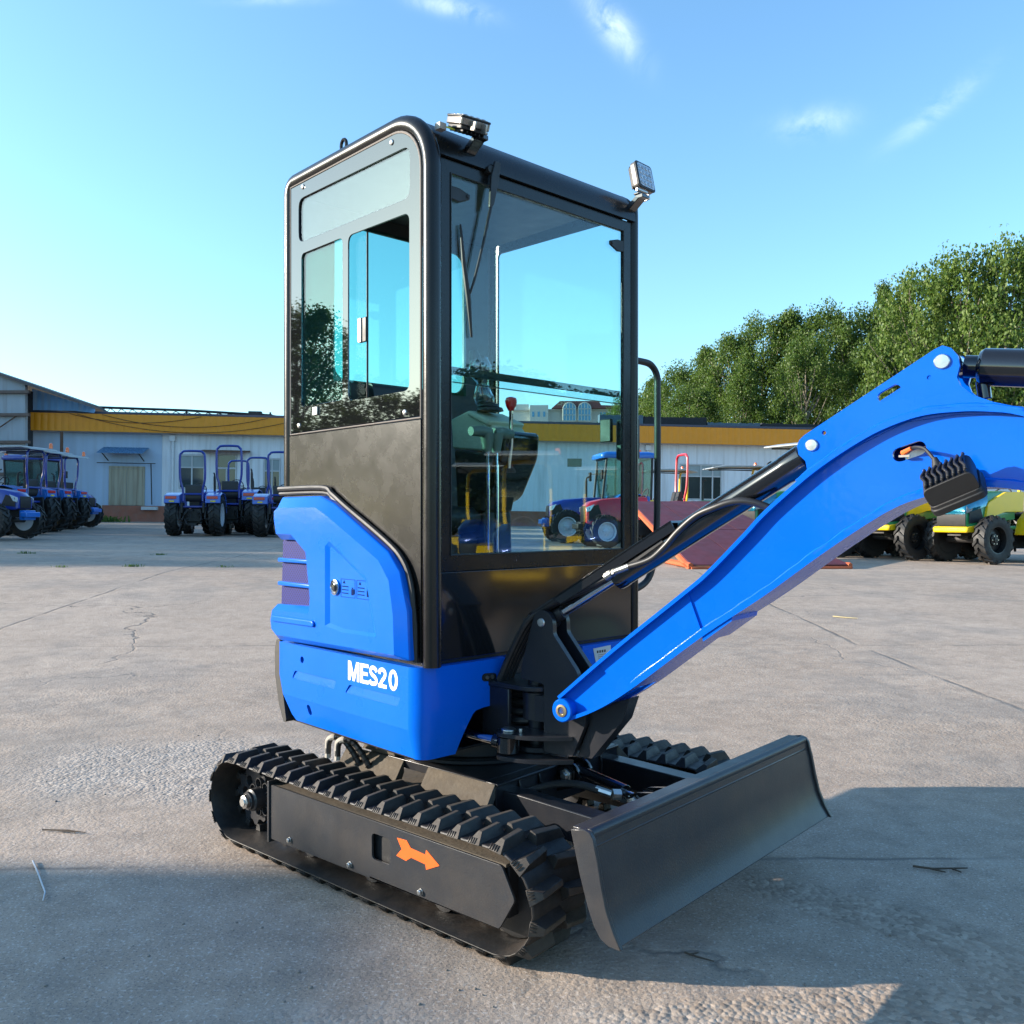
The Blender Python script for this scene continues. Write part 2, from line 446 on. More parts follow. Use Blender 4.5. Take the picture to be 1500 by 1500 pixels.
def cap(loops, y):
    fl = [p for l in loops for p in l]
    mb.add([(p[0], y, p[1]) for p in fl], [tuple(t) for t in tessellate_polygon([[Vector((p[0], p[1], 0)) for p in l] for l in loops])])
cap([inner, facet], .574)
mb.loft([[(p[0], .574, p[1]) for p in facet], [(p[0], .566, p[1]) for p in fac2]])
cap([fac2], .566)
cap([outer], .518)
mb.prism(roundpoly([(-.462, .822), (-.18, .826), (-.168, .818), (-.17, .804), (-.462, .800)], .006), .5735, .582)
for z in (1.0225, .937):
    mb.box(-.470, -.232, .53, .552, z-.0075, z+.0075)
# the cover wraps round the rear corner
mb.prism([(-.47, .52), (-.44, .52), (-.44, -.52), (-.50, -.52), (-.50, .40)], .735, .86, flat)
mb.prism([(-.47, .515), (-.44, .515), (-.44, -.52), (-.50, -.52), (-.50, .40)], 1.098, 1.25, flat)
hood = mb.build('engine_cover', BLUE, EX, bevel=.007, seg=3, ang=30)
mb = MB()
mb.prism([(-.462, 1.096), (-.343, 1.096), (-.25, 1.045), (-.224, .9), (-.23, .866), (-.475, .861)], .528, .533)
mb.prism([(-.475, .527), (-.468, .527), (-.468, -.40), (-.485, -.40)], .861, 1.097, flat)
mb.build('grille', GRILLE, hood)
mb = MB()
mb.lathe([(.022, 0), (.026, .003), (.026, .007), (.021, .009), (.019, .006)], (-.05, .566, .947), (0, 1, 0), 24, 0)
mb.lathe([(.018, 0), (.0185, .004), (.012, .008)], (-.05, .567, .947), (0, 1, 0), 24, 1)
mb.build('lock', [CHROME, BLACKG], hood)
mb = MB()
T2 = .5664
def dec(x0, x1, z0, z1): mb.box(x0, x1, T2, T2+.0004, z0, z1)
for x0, x1 in ((-.018, .066), (.075, .155)):
    for (a, b, c, d) in ((x0, x1, .9755, .977), (x0, x1, .917, .9185), (x0, x0+.0015, .9185, .9755), (x1-.0015, x1, .9185, .9755)): dec(a, b, c, d)
    for i in range(3): dec(x0+.006, x0+.045, .951-i*.011, .954-i*.011)
    dec(x1-.022, x1-.008, .926, .946); dec(x1-.019, x1-.011, .947, .951); dec(x1-.006, x1-.004, .93, .946)
    mb.prism([(x0+.012, .962), (x0+.026, .962), (x0+.019, .973)], T2, T2+.0004)
mb.build('warning_decal', mat('decal_ink', (.002, .012, .07), .8, spec=.05), hood)
mb = MB()
gk = [(-.507, 1.283), (-.203, 1.281), (-.14, 1.258), (-.051, 1.213), (.18, 1.103), (.268, 1.045), (.308, .978), (.322, .9), (.330, .833), (.331, .737)]
mb.tube(smooth([(x, .524, z) for x, z in gk], 4), .0095, 8)
mb.tube(smooth([(x-.006 if x > .1 else x, .520, z-.018) for x, z in gk[:-1]], 4), .007, 8)
mb.build('rubber_seal', BLACKM, EX)
# --- cab
mb = MB()
prof = [(.372, .725), (.372, 1.2), (.372, 1.7), (.372, 2.24)] + arc(.2, 2.24, .172, 10, 90, 9) + [(-.1, 2.412), (-.43, 2.412)] + arc(-.43, 2.369, .043, 115, 180, 4) + [(-.473, 2.0), (-.473, 1.5), (-.473, 1.27)]
for y in (.492, -.492):
    mb.tube([(x if y > 0 else min(x, .338), y if y > 0 else -.498, z) for x, z in prof], .0285 if y > 0 else .022, 14)
for z in (1.30, 2.412): mb.tube([(-.473 if z < 2 else -.44, -.49, z), (-.473 if z < 2 else -.44, .49, z)], .026, 12)
mb.build('cab_frame', DGREY, EX)
mb = MB()
rp = [(.3505, 2.294), (.350, 2.315), (.338, 2.35), (.303, 2.39), (.255, 2.416), (.19, 2.428), (-.2, 2.431), (-.47, 2.424)]
mb.sheet(rp, -.486, .486, side, .012)
roof = mb.build('roof', DGREY, EX, ang=25)
mb = MB(); mb.sheet([(.30, 2.285), (.27, 2.33), (.20, 2.362), (-.44, 2.362)], -.46, .46, side, .006); mb.build('headliner', BLACKM, roof)
mb = MB()
mb.tube([(-.2, .44, 2.42), (-.2, .44, 2.478)], .008, 8)
mb.tube([(-.2+.017*math.cos(a*PI/8), .44, 2.492+.021*math.sin(a*PI/8)) for a in range(16)], .006, 8, closed=True)
mb.build('lifting_eye', DGREY, roof)
# left side: lower steel panel
mb = MB(); mb.prism([(-.495, 1.477), (.343, 1.477), (.343, .735), (-.495, .735)], .500, .512)
mb.build('side_panel', DGREY, EX, bevel=.002)
# left glazing: one black-edged sheet with three openings
gl = [(-.437, 1.487), (.342, 1.487), (.342, 2.24)] + arc(.2, 2.24, .142, 12, 90, 7) + [(-.437, 2.383)]
h_top = roundpoly([(-.383, 2.173), (.289, 2.164), (.289, 2.323), (-.383, 2.33)], .035, 5)
h_fix = roundpoly([(-.363, 1.577), (-.092, 1.577), (-.092, 2.126), (-.363, 2.128)], .02, 4)
h_open = roundpoly([(-.056, 1.570), (.287, 1.570), (.287, 2.117), (-.056, 2.124)], .028, 5)
mb = MB(); mb.prism(gl, .5085, .5145, side, [h_top, h_fix, h_open])
sw = mb.build('side_window', FRIT, EX, bevel=.001, seg=1)
mb = MB(); mb.prism([(p[0], p[1]) for p in roundpoly([(-.39, 2.166), (.296, 2.157), (.296, 2.33), (-.39, 2.337)], .03)], .505, .5082); mb.build('upper_pane', GTOP, sw)
mb = MB(); mb.prism(rrect(-.37, -.085, 1.57, 2.135, .02), .505, .5082); mb.build('fixed_pane', GTINT, sw)
mb = MB(); mb.box(-.40, .033, .494, .498, 1.56, 2.135); mb.build('sliding_pane', GSLIDE, sw)
mb = MB(); mb.box(.0295, .034, .4925, .4995, 1.56, 2.135, 0)
mb.box(-.002, .016, .4985, .512, 1.757, 1.838, 1); mb.box(.018, .04, .4985, .508, 1.757, 1.838, 0)
mb.build('window_catch', [BLACKM, ALU], sw, bevel=.002)
mb = MB()                                     # rubber beading round the glazing
bead = [(-.441, 1.481), (.3455, 1.481), (.3455, 2.24)] + arc(.2, 2.24, .1455, 12, 90, 8) + [(-.441, 2.387)]
mb.tube([(x, .513, z) for x, z in bead], .0042, 8, closed=True)
mb.build('window_beading', mat('beading_rubber', (.17, .145, .125), .6), sw)
for x, z in ((-.379, 1.51), (.265, 1.503), (-.352, 2.368), (.195, 2.361)):
    mb = MB(); mb.lathe([(.0095, 0), (.009, .003), (.005, .0055)], (x, .5145, z), (0, 1, 0), 14); mb.build('window_bolt', ZINC, sw)
mb = MB(); mb.box(-.275, -.245, .5146, .522, 1.538, 1.567); mb.build('window_stop', ZINC, sw, bevel=.002)
# front: frame, panes
mb = MB()
mb.prism([(.476, 1.008), (-.476, 1.008), (-.476, 2.293), (.476, 2.293)], .335, .349, front, [roundpoly([(.400, 1.063), (-.462+.0, 1.063), (-.462, 2.250), (.400, 2.250)][0:1] + [(-.43, 1.063), (-.43, 2.250), (.400, 2.250)], .004)])
ff = mb.build('front_frame', DGREY, EX, bevel=.003)
mb = MB(); mb.box(.3385, .3432, -.4295, .3995, 1.6, 2.2495); mb.build('upper_windscreen', GFRONT, ff)
mb = MB(); mb.box(.3325, .3375, -.4295, .3995, 1.058, 1.652); mb.build('lower_windscreen', GFRONT, ff)
mb = MB(); mb.box(.326, .3322, -.4295, .3995, 1.628, 1.652); mb.box(.3345, .3382, -.4295, .3995, 1.602, 1.6045)
mb.tube([(.350, .401, 1.06), (.350, .401, 2.251), (.350, -.431, 2.251), (.350, -.431, 1.06)], .003, 6, closed=True)
mb.build('window_seal', BLACKM, ff)
for s, y0 in ((1, .402), (-1, -.432)):
    mb = MB()
    mb.prism([(y0, 2.172), (y0 - s*.035, 2.168), (y0 - s*.078, 2.186), (y0 - s*.078, 2.2), (y0 - s*.035, 2.212), (y0, 2.212)], .3436, .352, front)
    mb.cyl((.3515, y0 - s*.068, 2.193), (.356, y0 - s*.068, 2.193), .006, 10)
    mb.build('window_hinge', BLACKM, ff, bevel=.002)
mb = MB(); mb.prism(rrect(-.476, .476, .735, 1.0075, .002), .337, .349, front); mb.box(.318, .334, -.47, .47, .985, 1.035); mb.build('front_panel', BLACKG, EX, bevel=.003)
# wiper
mb = MB()
mb.cyl((.34, .252, 2.296), (.372, .252, 2.296), .013, 12)
mb.prism([(.238, 2.325), (.215, 2.325), (.222, 2.27), (.245, 2.18), (.262, 2.17), (.256, 2.27)], .368, .378, front)
mb.tube([(.372, .252, 2.18), (.371, .285, 2.05), (.366, .318, 1.93), (.358, .330, 1.885)], [.0055, .005, .0045, .004], 8)
mb.tube([(.350, .362, 2.10), (.352, .350, 1.98), (.353, .332, 1.87), (.352, .318, 1.75)], [.004, .008, .009, .004], 6)
mb.build('wiper', BLACKM, EX, bevel=.002)
# right side door, rear wall
mb = MB()
mb.prism([(-.45, .735), (.343, .735), (.343, 2.24)] + arc(.2, 2.24, .143, 12, 90, 6) + [(-.45, 2.383)], -.512, -.500, side, [rrect(-.432, .325, .80, 2.345, .02)])
dr = mb.build('door', DGREY, EX, bevel=.002)
mb = MB(); mb.box(-.44, .332, -.4998, -.495, .79, 2.35); mb.build('door_pane', GSLIDE, dr)
mb = MB(); mb.box(.19, .245, -.495, -.478, 1.47, 1.56); mb.build('door_latch', BLACKM, dr, bevel=.004)
mb = MB(); mb.prism([(-.465, .735), (.465, .735), (.465, 2.39), (-.465, 2.39)], -.462, -.450, front, [rrect(-.322, .322, 1.71, 2.306, .05)])
rw = mb.build('rear_wall', BLACKM, EX)
mb = MB(); mb.box(-.449, -.445, -.33, .33, 1.70, 2.315); mb.build('rear_pane', GTINT, rw)
mb = MB(); mb.box(-.449, .334, -.499, .499, .7225, .738); mb.build('cab_floor', BLACKM, EX)
# seat
mb = MB()
mb.prism(roundpoly([(-.40, 1.10), (-.06, 1.12), (-.03, 1.18), (-.06, 1.22), (-.30, 1.20), (-.40, 1.22)], .03), -.2, .2)
mb.prism(roundpoly([(-.41, 1.19), (-.31, 1.19), (-.34, 1.45), (-.39, 1.70), (-.44, 1.70), (-.44, 1.3)], .03), -.19, .19)
mb.prism([(-.42, .738), (-.08, .738), (-.06, 1.10), (-.40, 1.09)], -.17, .17)
mb.build('seat', SEATM, EX, bevel=.02, seg=3)
# control console with joystick, red-knobbed lever and two travel levers
mb = MB()
mb.prism([(-.16, 1.20), (-.02, 1.20), (.05, 1.415), (-.18, 1.44)], -.205, -.045, side, m=1)
mb.prism([(-.19, 1.445), (.052, 1.42), (.07, 1.44), (.07, 1.49), (.03, 1.53), (-.10, 1.585), (-.20, 1.56)], -.205, -.045, side, m=0)
mb.prism([(.035, 1.515), (-.085, 1.565), (-.08, 1.585), (.05, 1.535)], -.21, -.03, side, m=0)
mb.prism([(-.18, .74), (0, .74), (-.02, 1.2), (-.16, 1.2)], -.20, -.06, side, m=1)
con = mb.build('control_console', [OLIVE, BLACKM], EX, bevel=.008)
mb = MB()
for i in range(4): mb.lathe([(.052 - i*.009, 0), (.047 - i*.009, .012)], (-.03 - i*.004, -.10 + i*.006, 1.582 + i*.015), (0, 0, 1), 16, 0)
mb.tube([(-.04, -.085, 1.63), (-.045, -.05, 1.75)], .012, 10, 0)
mb.lathe([(.012, 0), (.022, .02), (.024, .08), (.016, .11)], (-.045, -.055, 1.70), (-.1, .15, 1), 14, 0)
joy = mb.build('joystick', [BLACKM], con)
mb = MB()
rnd = random.Random(4)
loops = []
for k in range(7):
    z = 1.60 + k*.030; rr = .03 + .012*math.sin(k*1.7) + .006*k/6
    loops.append([(-.04 + (rr + rnd.uniform(-.006, .006))*math.cos(2*PI*j/12), -.085 + k*.005 + (rr + rnd.uniform(-.006, .006))*math.sin(2*PI*j/12), z + rnd.uniform(-.006, .006)) for j in range(12)])
mb.loft(loops); mb.build('plastic_wrap', CLEARP, con, ang=80)
mb = MB()
mb.tube([(.10, -.075, 1.36), (.12, -.07, 1.45), (.14, -.05, 1.575)], .0075, 10, 0)
mb.lathe([(.010, 0), (.019, .018), (.022, .034), (.018, .046), (.006, .05)], (.14, -.05, 1.565), (.15, .12, 1), 16, 1)
mb.build('blade_lever', [CHROME, RED], con)
mb = MB(); mb.prism(roundpoly([(-.13, 1.21), (.0, 1.25), (.09, 1.40), (.10, 1.50), (.02, 1.50), (-.1, 1.4)], .03), -.24, -.06); mb.build('wrapped_housing', BLACKG, con, bevel=.02)
for y, dy in ((.098, 1), (.056, -1)):
    mb = MB()
    mb.tube([(.185, y, .74), (.18, y, 1.06), (.178, y - .002, 1.42)], .0075, 10, 0)
    mb.lathe([(.014, 0), (.024, .05), (.026, .066)], (.178, y, 1.405), (0, 0, 1), 14, 1)
    mb.tube([(.178, y - dy*.012, 1.474), (.178, y + dy*.03, 1.477), (.178, y + dy*.075, 1.474)], [.018, .02, .016], 12, 1)
    mb.build('travel_lever', [CHROME, LEVER], EX)
# handrail
mb = MB(); mb.tube(smooth([(.30, -.51, 1.785), (.30, -.60, 1.788), (.30, -.66, 1.78), (.30, -.697, 1.74), (.30, -.70, 1.66), (.30, -.70, 1.4), (.29, -.705, 1.1), (.28, -.68, .95), (.28, -.60, .90), (.28, -.52, .90)], 5), .0135, 12)
mb.build('handrail', BLACKM, EX)
mb = MB(); mb.box(.24, .34, -.545, -.512, 1.40, 1.56); mb.build('mirror_bracket', BLACKM, EX, bevel=.01)

# --- work lights
def work_light(loc, eul):
    T = Matrix.Translation(loc) @ Matrix.Rotation(eul[2], 4, 'Z') @ Matrix.Rotation(eul[1], 4, 'Y') @ Matrix.Rotation(eul[0], 4, 'X')
    mb = MB()
    loops = [rrect(-.053, .053, -.053, .053, .014)]
    mb.prism(loops[0], 0, .020, front, m=2, T=T); mb.prism(rrect(-.054, .054, -.054, .054, .014), .0202, .0265, front, m=0, T=T)  # pale sides and black rim put sunlit and shaded tones into the colours
    mb.prism(rrect(-.047, .047, -.047, .047, .012), -.012, -.0002, front, m=0, T=T)
    for i in range(6): mb.box(-.02, -.0122, -.04 + i*.0145, -.035 + i*.0145, -.042, .042, 0, T)
    for s in (-1, 1): mb.box(-.012, .016, s*.020 - .0025, s*.020 + .0025, -.082, -.0535, 1, T)
    o = mb.build('work_light', [BLACKM, ALU, mat('lamp_housing_sunlit', (.22, .2, .18), .3, metal=.6)], EX, bevel=.002)
    mb = MB(); mb.prism(rrect(-.046, .046, -.046, .046, .010), .0267, .0285, front, T=T)
    for a in range(4):
        for b in range(4): mb.lathe([(.0085, 0), (.007, .002), (.003, .003)], (.0286, -.032 + a*.0213, -.032 + b*.0213), (1, 0, 0), 10, 0, T)
    mb.build('lamp_lens', LENS, o)
    return o
work_light((.36, -.515, 2.462), (0, R(-12), R(-4)))
work_light((.40, .375, 2.385), (R(0), R(-68), R(8)))
for y, z in ((-.47, 2.335), (.33, 2.325)):
    mb = MB()
    mb.prism([(.345, z-.012), (.405, z+.03), (.425, z+.03), (.425, z+.044), (.395, z+.044), (.335, z+.004)], y-.02, y+.02)
    mb.box(.385, .41, y-.024, y+.024, z+.0442, z+.052)
    mb.cyl((.405, y-.03, z+.06), (.405, y+.03, z+.06), .007, 10, 1)
    mb.build('light_bracket', [BLACKG, ALU], EX, bevel=.002)
mb = MB()
mb.tube(smooth([(.39, .35, 2.38), (.385, .39, 2.372), (.37, .43, 2.378), (.36, .445, 2.38)], 4), .003, 6, 1)
mb.box(.345, .37, .435, .46, 2.368, 2.388, 0)
mb.build('wire_plug', [CREAM, YELW], EX)

# --- boom (own frame: x along the boom, z up, y=0 its left face)
def bobj(mb, name, mats, bevel=0., seg=2, parent=None, ang=35):
    o = mb.build(name, mats, parent or EX, bevel, seg, ang=ang)
    if parent is None: o.location = (BO[0], -BO[1], BO[2]); o.rotation_euler = (0, 0, BR)
    return o
top = [(-.022, .038), (.164, .195), (.389, .372), (.456, .428), (.557, .529), (.609, .584), (.694, .658), (.751, .702), (.822, .748), (.898, .788), (.984, .815), (1.067, .820), (1.133, .815), (1.196, .801), (1.35, .74), (1.55, .64)]
bot = [(.005, -.035), (.11, .012), (.228, .088), (.442, .252), (.609, .367), (.751, .474), (.853, .546), (.927, .592), (.991, .617), (1.093, .638), (1.196, .629), (1.35, .58), (1.50, .51)]
topS = [p for p in smooth([(*p, 0) for p in top], 4)]; botS = [p for p in smooth([(*p, 0) for p in bot], 4)]
top2 = [(p[0], p[1]) for p in topS]; bot2 = [(p[0], p[1]) for p in botS]
W = .18
mb = MB()
tin = offset_line(top2, .010); bin_ = offset_line(bot2, -.010)
port = slot((.957, .726), .022, .0165, 18)
web = tin + bin_[::-1]
# the webs start behind the fork so the foot is open to the swing bracket
mb.prism(web, -.036, -.022, side, [port])
mb.prism(web, -W+.022, -W+.036, side, [port])
mb.sheet([p for p in top2 if p[0] > .20], -W, 0, side, .0105)
for a, b in ((-.03, 0), (-W, -W+.03)): mb.sheet([p for p in top2 if p[0] < .24], a, b, side, .0104)
bs = [p for p in bot2 if p[0] > .225]
mb.sheet(bs, -W, 0, side, -.0105)
for a, b in ((-.03, 0), (-W, -W+.03)):
    mb.sheet([p for p in bot2 if p[0] <= .26], a, b, side, -.0104)
def boss(u, v, r, y0, y1): mb.lathe([(r-.003, 0), (r, .003), (r, y1-y0-.003), (r-.003, y1-y0)], (u, y0, v), (0, 1, 0), 28)
boss(0, 0, .0345, -.05, .010); boss(0, 0, .0345, -W-.010, -W+.05)
# doubling plate over the lower third, its end weld showing as a step
dp = [p for p in tin if .09 < p[0] < .40]; db = [p for p in bin_ if .17 < p[0] < .45]
mb.prism(dp + db[::-1], -.0218, -.0165, side)
mb.prism([(.44, .2595), (.53, .322), (.525, .300), (.445, .240)], -W+.004, -.004, side)
gus = [(.66, .628), (.694, .661), (.719, .692), (.715, .712), (.698, .729), (.694, .752), (.700, .766), (.712, .777), (1.013, .958), (1.030, .965), (1.048, .957), (1.062, .938), (1.066, .915), (1.060, .89), (1.067, .870), (1.09, .848), (1.133, .828), (1.196, .809), (1.15, .80), (1.06, .805), (.95, .795), (.80, .725)]
hs = [slot((.914, .865), .016, .0125, 27), arc(.761, .780, .0055, 0, 330, 11), arc(1.002, .894, .0055, 0, 330, 11)]
for y0 in (-.03, -W+.016): mb.prism(gus, y0, y0+.014, side, hs)
# weld beads
rnd = random.Random(1)
def bead(pts, y, r):
    P = smooth([(p[0], y, p[1]) for p in pts], 6)
    mb.tube(P, [r*rnd.uniform(.75, 1.25) for _ in P], 6)
bead([(p[0], p[1]+.003) for p in offset_line(bot, -.012) if .13 < p[0] < 1.3], -.017, .0070)
bead([(p[0], p[1]+.004) for p in top if .62 < p[0] < 1.2], -.014, .0055)
boom = bobj(mb, 'boom', BLUEB, bevel=.0018, seg=1)
def pin(name, u, v, r, y0, y1, parent, hexa=False):
    mb = MB(); mb.lathe([(r*.25, -.0015), (r-.002, 0), (r, .0025), (r, y1-y0-.0025), (r-.002, y1-y0), (r*.2, y1-y0+.0005)], (u, y0, v), (0, 1, 0), 28)
    return mb.build(name, ZINC, parent)
pin('boom_pin', .731, .751, .0155, -W-.004, -.011, boom); pin('boom_pin', 1.029, .928, .0175, -W-.004, -.011, boom)
mb = MB(); mb.lathe([(.011, .0), (.0185, .0), (.0185, .0125), (.012, .0132), (.011, .010)], (0, 0, 0), (0, 1, 0), 24); mb.cyl((0, -.02, 0), (0, .008, 0), .0108, 16, 1)
mb.build('foot_bush', [BRASS, RUST], boom)
# lamp on the boom
TL = Matrix.Translation((1.060, .058, .652)) @ Matrix.Rotation(R(-24), 4, 'Y') @ Matrix.Rotation(R(-32), 4, 'X')
mb = MB()
mb.loft([[(a, y, b) for a, b in rrect(-.054, .054, -.024, .024, .014)] for y in (-.045, .045)], cap0=True, cap1=True, T=TL)
mb.loft([[(a*s, b*s2, z) for a, b in rrect(-.058, .058, -.05, .05, .016)] for z, s, s2 in ((-.045, 1, 1), (-.03, 1.02, 1.02), (-.0285, .98, .98), (-.02, .97, .97))], cap0=True, cap1=True, T=TL)
for i in range(8):
    x = -.043 + i*.0123
    P = [(x + .004*math.sin(k*1.2+.4), -.040 + k*.0115, .031 + .005*(1 - ((k-3.5)/3.5)**2)) for k in range(8)]
    mb.tube([TL @ Vector(p) for p in P], .0034, 6); mb.box(x-.0022, x+.0022, -.041, .041, .0, .031, 0, TL)
lamp = mb.build('boom_light', BLACKM, boom, bevel=.002)
mb = MB(); mb.box(-.05, .05, -.043, .043, -.047, -.0452, 0, TL); mb.build('lamp_lens', LENS, lamp)
mb = MB()
mb.tube(smooth([(.955, -.02, .724), (.97, .0, .732), (.985, .012, .732), (1.0, .02, .727), (1.012, .028, .715), (1.025, .036, .698), (1.03, .04, .688)], 5), .0042, 8, 0)
mb.tube([(.945, -.014, .722), (.968, .002, .731)], [.007, .0055], 8, 1); mb.box(.938, .962, -.012, -.004, .712, .717, 2)
mb.tube([(1.024, .037, .705), (1.031, .042, .683)], [.006, .012], 10, 0)
mb.build('lamp_cable', [BLACKM, mat('orange_seal', (.8, .13, .02), .5), CREAM], boom)

# boom cylinder in the boom's middle plane
CY = -W/2
def P3(u, v, y=CY): return Vector((u, y, v))
a, b = Vector((-.11, .25)), Vector((.731, .751)); d = (b-a).normalized()
def along(t): return a + d*t
mb = MB()
L = (b-a).length
s0, s1 = along(.275), along(L-.048)
mb.lathe([(.030, 0), (.037, .004), (.0385, .010), (.0385, .03), (.0372, .034), (.0372, L-.06-.275-.05), (.0385, L-.055-.275-.05), (.0385, L-.275-.052), (.030, L-.275-.046)], P3(*s0), P3(*s1)-P3(*s0), 32)
mb.lathe([(.03, 0), (.03, .05)], (b.x, CY-.025, b.y), (0, 1, 0), 24)
cylo = bobj(mb, 'boom_cylinder', BLACKG)
mb = MB(); mb.cyl(P3(*along(.03)), P3(*along(.30)), .0145, 24); mb.build('piston_rod', CHROME, cylo)
mb = MB(); mb.lathe([(.026, 0), (.026, .05)], (a.x, CY-.025, a.y), (0, 1, 0), 24); mb.cyl(P3(*along(.015)), P3(*along(.06)), .021, 20); mb.build('rod_eye', BLACKM, cylo)
mb = MB()
hp = [(.124, .404), (.150, .413)]
mb.tube([(.118, -.05, .397), (.140, -.046, .409)], [.013, .012], 12, 0); mb.tube([(.142, -.046, .410), (.150, -.045, .414)], .0105, 6, 0); mb.tube([(.152, -.045, .414), (.198, -.044, .431)], .0100, 12, 0)
mb.tube(smooth([(.196, -.044, .430), (.264, -.045, .452), (.307, -.05, .488), (.349, -.052, .533), (.404, -.05, .576), (.457, -.045, .597), (.505, -.045, .612), (.547, -.05, .614), (.585, -.06, .604), (.625, -.075, .584), (.66, -.09, .55)], 6), .0098, 12, 1)
mb.build('hydraulic_hose', [ZINC, HOSE], cylo)
# rod guard plate and hoses above the rod
n2 = Vector((-d.y, d.x))
g0, g1 = a + d*-.03 + n2*.045, a + d*.535 + n2*.045
mb = MB()
pl2 = [g0, g1, g1 - n2*.008, g0 - n2*.008]
mb.prism([tuple(p) for p in pl2], CY-.045, CY+.045, side)
for y in (CY-.045, CY+.041): mb.prism([tuple(p) for p in (g0 + d*.1, g1, g1 - n2*.03, g0 + d*.12 - n2*.03)], y, y+.004, side)
bobj(mb, 'rod_guard', BLACKG, bevel=.001)
mb = MB()
for i in range(4):
    y = CY - .03 + i*.02
    mb.tube(smooth([(-.30, y, .02), (-.24, y, .14), (-.17, y+.005, .235 + i*.004), (-.10, y, .29 + i*.003), (-.02, y, .325 + i*.004), (.08, y, .37 + i*.003), (.2, y, .44), (.30, y, .505)], 5), .011, 10)
bobj(mb, 'hose_bundle', HOSE)
# arm cylinder
mb = MB()
a2, b2 = Vector((1.029, .928)), Vector((1.60, .85)); d2 = (b2-a2).normalized()
mb.lathe([(.026, .035), (.026, .062), (.037, .066), (.043, .074), (.043, .44)], P3(*a2), P3(*b2)-P3(*a2), 32)
mb.lathe([(.033, 0), (.033, .05)], (a2.x, CY-.025, a2.y), (0, 1, 0), 24)
mb.cyl(P3(1.10, .885), P3(1.105, .845), .015, 14)
mb.cyl(P3(*(a2+d2*.44)), P3(*(a2+d2*.62)), .016, 16, 1)
bobj(mb, 'arm_cylinder', [BLACKG, CHROME])
# dipper arm and bucket beyond the boom end
mb = MB(); mb.prism(roundpoly([(1.46, .62), (1.56, .66), (1.66, .93), (1.62, .96), (1.58, .9), (1.52, .3), (1.56, .05), (1.62, .05), (1.68, .5)][0:2] + [(1.66, .93), (1.60, .95), (1.56, .80)] + [(1.47, .66)], .02), CY-.05, CY+.05)
mb.prism(roundpoly([(1.47, .66), (1.58, .70), (1.66, .0), (1.60, -.02)], .02), CY-.05, CY+.05)
bobj(mb, 'dipper_arm', BLUEB, bevel=.004)

# --- swing bracket (dark), in the boom frame
mb = MB()
br = roundpoly([(-.139, .262), (-.125, .282), (-.10, .287), (-.078, .277), (-.066, .25), (-.066, .215), (.02, .110), (.05, .02), (.05, -.045), (.004, -.148), (-.10, -.148), (-.10, .060), (-.188, .068), (-.184, .112)], .01, 3)
for y0 in (-.062, -.138): mb.prism(br, y0, y0+.02, side)
mb.prism([(.052, .0), (.19, .048), (.166, -.02), (.06, -.148), (.01, -.148), (.05, -.05)], -.118, -.062, side)
mb.prism([(-.10, .10), (-.03, .10), (-.01, .085), (-.10, .085)], -.118, -.062, side)
mb.lathe([(.045, 0), (.045, .085)], (-.160, CY, -.06), (0, 0, 1), 24)
mb.box(-.16, -.09, CY-.04, CY+.04, -.06, .02)
sb = bobj(mb, 'swing_bracket', DGREY2, bevel=.003)
pin('bracket_pin', -.11, .248, .0135, -.142, -.038, sb); pin('foot_pin', 0, 0, .0105, -.16, -.02, sb)
mb = MB()
mb.prism(smooth([(-.235, .02, 0), (-.21, .05, 0), (-.17, .055, 0), (-.09, .035, 0), (-.01, -.02, 0), (-.01, -.05, 0), (-.22, -.05, 0), (-.235, .02, 0)], 4)[:-1], -.098, -.086, flat)
mb.prism(smooth([(-.235, .02, 0), (-.21, .05, 0), (-.17, .055, 0), (-.09, .035, 0), (-.01, -.02, 0), (-.01, -.05, 0), (-.22, -.05, 0), (-.235, .02, 0)], 4)[:-1], -.168, -.156, flat)
mb.lathe([(.024, 0), (.024, .005), (.018, .009)], (-.195, .012, -.0858), (0, 0, 1), 20, 1); mb.cyl((-.15, .01, -.0858), (-.15, .01, -.074), .006, 8, 1)
mb.build('swing_lug', [DGREY2, ZINC], sb, bevel=.002)
# swing cylinder between house and lug (house frame)
def bh(u, v, z):   # boom frame -> house frame
    c, s_ = math.cos(-BR), math.sin(-BR); return (BO[0] + u*c - v*s_, BO[1] + u*s_ + v*c, BO[2] + z)
k0 = Vector(bh(-.195, .012, -.127)); k1 = Vector((.16, .345, .502))
mb = MB()
mb.lathe([(.03, 0), (.036, .006), (.036, .052), (.03, .058)], k0 - Vector((0, 0, .029)), (0, 0, 1), 24, 1)
dd = (k1-k0).normalized()
mb.cyl(k0 + dd*.03, k0 + dd*.052, .023, 16, 1)
mb.cyl(k0 + dd*.05, k1, .0155, 20, 0)
mb.build('swing_cylinder', [CHROME, BLACKG], EX)
